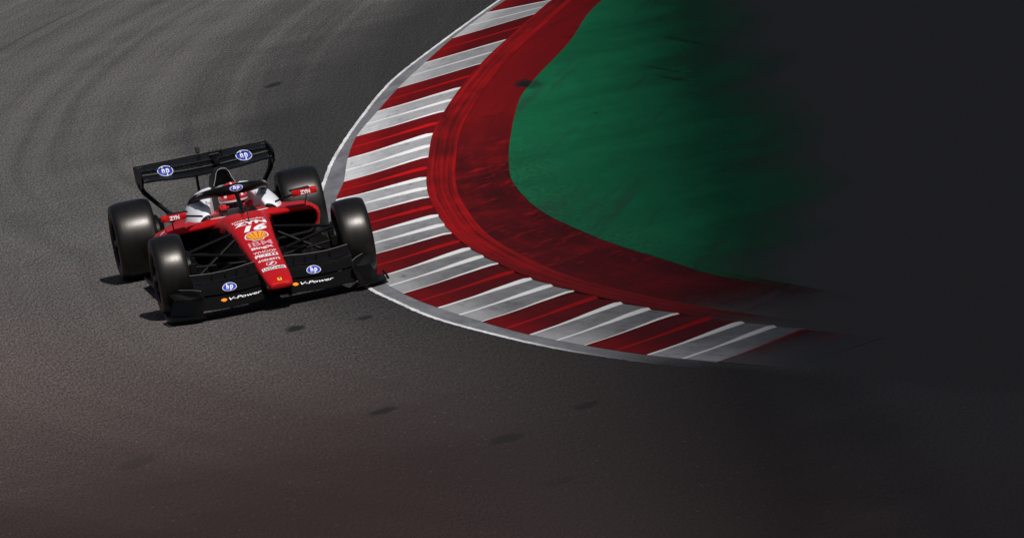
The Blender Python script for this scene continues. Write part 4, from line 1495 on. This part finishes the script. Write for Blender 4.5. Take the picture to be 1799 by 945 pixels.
# rear impact structure light
g = G().box((0, -4.06, .32), (.09, .03, .13))
g.obj('rain_light', M['darkred'], car)

# ------------------------------------------------------------------ the driver
def skin_mesh(name, nodes, edges, mat, sub=2, parent=None):
    me = bpy.data.meshes.new(name)
    me.from_pydata([n_[0] for n_ in nodes], edges, [])
    ob = bpy.data.objects.new(name, me)
    COL.objects.link(ob)
    sk = ob.modifiers.new('skin', 'SKIN'); sk.use_smooth_shade = True
    for k, n_ in enumerate(nodes):
        r = n_[1]
        me.skin_vertices[0].data[k].radius = (r, r) if not hasattr(r, '__len__') else r
    me.skin_vertices[0].data[0].use_root = True
    sb_ = ob.modifiers.new('sub', 'SUBSURF'); sb_.levels = sub; sb_.render_levels = sub
    bpy.context.view_layer.update()
    m2 = bpy.data.meshes.new_from_object(ob.evaluated_get(bpy.context.evaluated_depsgraph_get()))
    m2.name = name
    ob.modifiers.clear()
    old_ = ob.data; ob.data = m2
    bpy.data.meshes.remove(old_)
    m2.materials.clear(); m2.materials.append(mat)
    m2.polygons.foreach_set('use_smooth', [True] * len(m2.polygons))
    if parent: ob.parent = parent
    return ob


PR = (0.0, -2.0, 0.12)
driver = empty('person', PR)
driver['root_loc'] = PR
tag(driver, 'driver in red suit and red helmet sitting in the car, gloved hands on the wheel', 'person')


def dr(p): return tuple(Vector(p) - Vector(PR))


nodes = [((0, -1.98, .24), (.15, .12)), ((0, -2.0, .40), (.16, .12)), ((0, -1.95, .53), (.14, .10)), ((0, -1.88, .61), (.058, .058)), ((0, -1.83, .68), (.075, .085)), ((0, -1.815, .755), (.075, .09))]
edges = [(0, 1), (1, 2), (2, 3), (3, 4), (4, 5)]
for s in (1, -1):
    b = len(nodes)
    nodes += [((s * .185, -1.93, .545), .068), ((s * .235, -1.78, .455), .052), ((s * .20, -1.68, .50), .046), ((s * .128, -1.565, .628), .036),
              ((s * .10, -1.80, .22), .085), ((s * .13, -1.38, .40), .062), ((s * .11, -1.0, .32), .045), ((s * .10, -.88, .40), .038)]
    edges += [(2, b), (b, b + 1), (b + 1, b + 2), (b + 2, b + 3), (0, b + 4), (b + 4, b + 5), (b + 5, b + 6), (b + 6, b + 7)]
nodes = [(dr(p), r) for p, r in nodes]
body = skin_mesh('suit', nodes, edges, M['suit'], 2, driver)
# gloves: palm and five bent fingers closed on each grip
for s in (1, -1):
    P0 = Vector((s * .128, -1.565, .628))
    nd = [(P0, (.032, .030)), (Vector((s * .122, -1.53, .665)), (.036, .024)), (Vector((s * .118, -1.50, .694)), (.038, .020))]
    ed = [(0, 1), (1, 2)]
    for q in range(4):                                # fingers wrap forward and round the grip
        off_ = (q - 1.5) * .019
        ln = (.86, 1.0, .95, .78)[q]
        bs = Vector((s * (.118 + off_ * .75), -1.492, .696 - abs(q - 1.2) * .004 + off_ * .0))
        b = len(nd)
        nd += [(bs + Vector((0, .010, .004)), .0105), (bs + Vector((0, .030 * ln, -.004)), .0100), (bs + Vector((-s * .004, .036 * ln, -.028 * ln)), .0092), (bs + Vector((-s * .008, .018 * ln, -.044 * ln)), .0082)]
        ed += [(2, b), (b, b + 1), (b + 1, b + 2), (b + 2, b + 3)]
    b = len(nd)
    nd += [(Vector((s * .096, -1.53, .666)), .013), (Vector((s * .076, -1.508, .678)), .012), (Vector((s * .066, -1.488, .672)), .0105)]
    ed += [(1, b), (b, b + 1), (b + 1, b + 2)]
    skin_mesh('glove', [(tuple(p - Vector(PR)), r) for p, r in nd], ed, M['suit'], 2, driver)
# helmet: shell, white band, tinted visor, chin bar vents
HC = Vector((-.015, -1.79, .728))


def hel(a, e, k=1.0):
    """point on the helmet: a = azimuth from +y, e = elevation"""
    rx, ry, rz = .130, .143, .132
    d = Vector((sin(a) * cos(e), cos(a) * cos(e), sin(e)))
    p = Vector((d.x * rx, d.y * ry, d.z * rz)) * k
    if e < -.35 and d.y > 0: p.y += .022 * min(1, (-.35 - e) / .4) * d.y     # chin bar juts forward
    if p.z < -.115: p.z = -.115 + (p.z + .115) * .3
    return HC + p


def hpatch(a0, a1, e0, e1, k, na=24, ne=10):
    v_ = []; f_ = []
    for i_ in range(na + 1):
        for j in range(ne + 1):
            v_.append(hel(radians(a0 + (a1 - a0) * i_ / na), radians(e0 + (e1 - e0) * j / ne), k) - Vector(PR))
    for i_ in range(na):
        for j in range(ne):
            f_.append((i_ * (ne + 1) + j, i_ * (ne + 1) + j + 1, (i_ + 1) * (ne + 1) + j + 1, (i_ + 1) * (ne + 1) + j))
    return v_, f_


g = G().add(*hpatch(-180, 180, -89, 89.5, 1.0, 48, 26))
helm = g.obj('helmet', M['helmet'], None, sharp=80); helm.parent = driver
o = G().add(*hpatch(-78, 78, -38, -14, 1.012, 30, 8)).obj('visor', M['visor'], None, sharp=80); o.parent = helm
o = G().add(*hpatch(-80, 80, -14, -7, 1.014, 30, 4)).obj('visor_strip', M['prwhite'], None, sharp=80); o.parent = helm
o = G().add(*hpatch(-9, 9, 44, 88, 1.008, 6, 10)).obj('helmet_stripe', M['prwhite'], None, sharp=80); o.parent = helm
for a0_ in (30, -42):
    o = G().add(*hpatch(a0_, a0_ + 12, 5, 40, 1.008, 6, 8)).obj('helmet_stripe', M['prwhite'], None, sharp=80); o.parent = helm
for a0_, a1_, e0_, e1_ in ((-120, -88, -40, -12), (88, 120, -40, -12), (-40, 40, -62, -40)):
    o = G().add(*hpatch(a0_, a1_, e0_, e1_, 1.010, 12, 6)).obj('helmet_band', M['prwhite'], None, sharp=80); o.parent = helm
for a0_ in (-22, 8):
    o = G().add(*hpatch(a0_, a0_ + 14, -54, -44, 1.016, 6, 3)).obj('chin_vent', M['prblack'], None, sharp=80); o.parent = helm
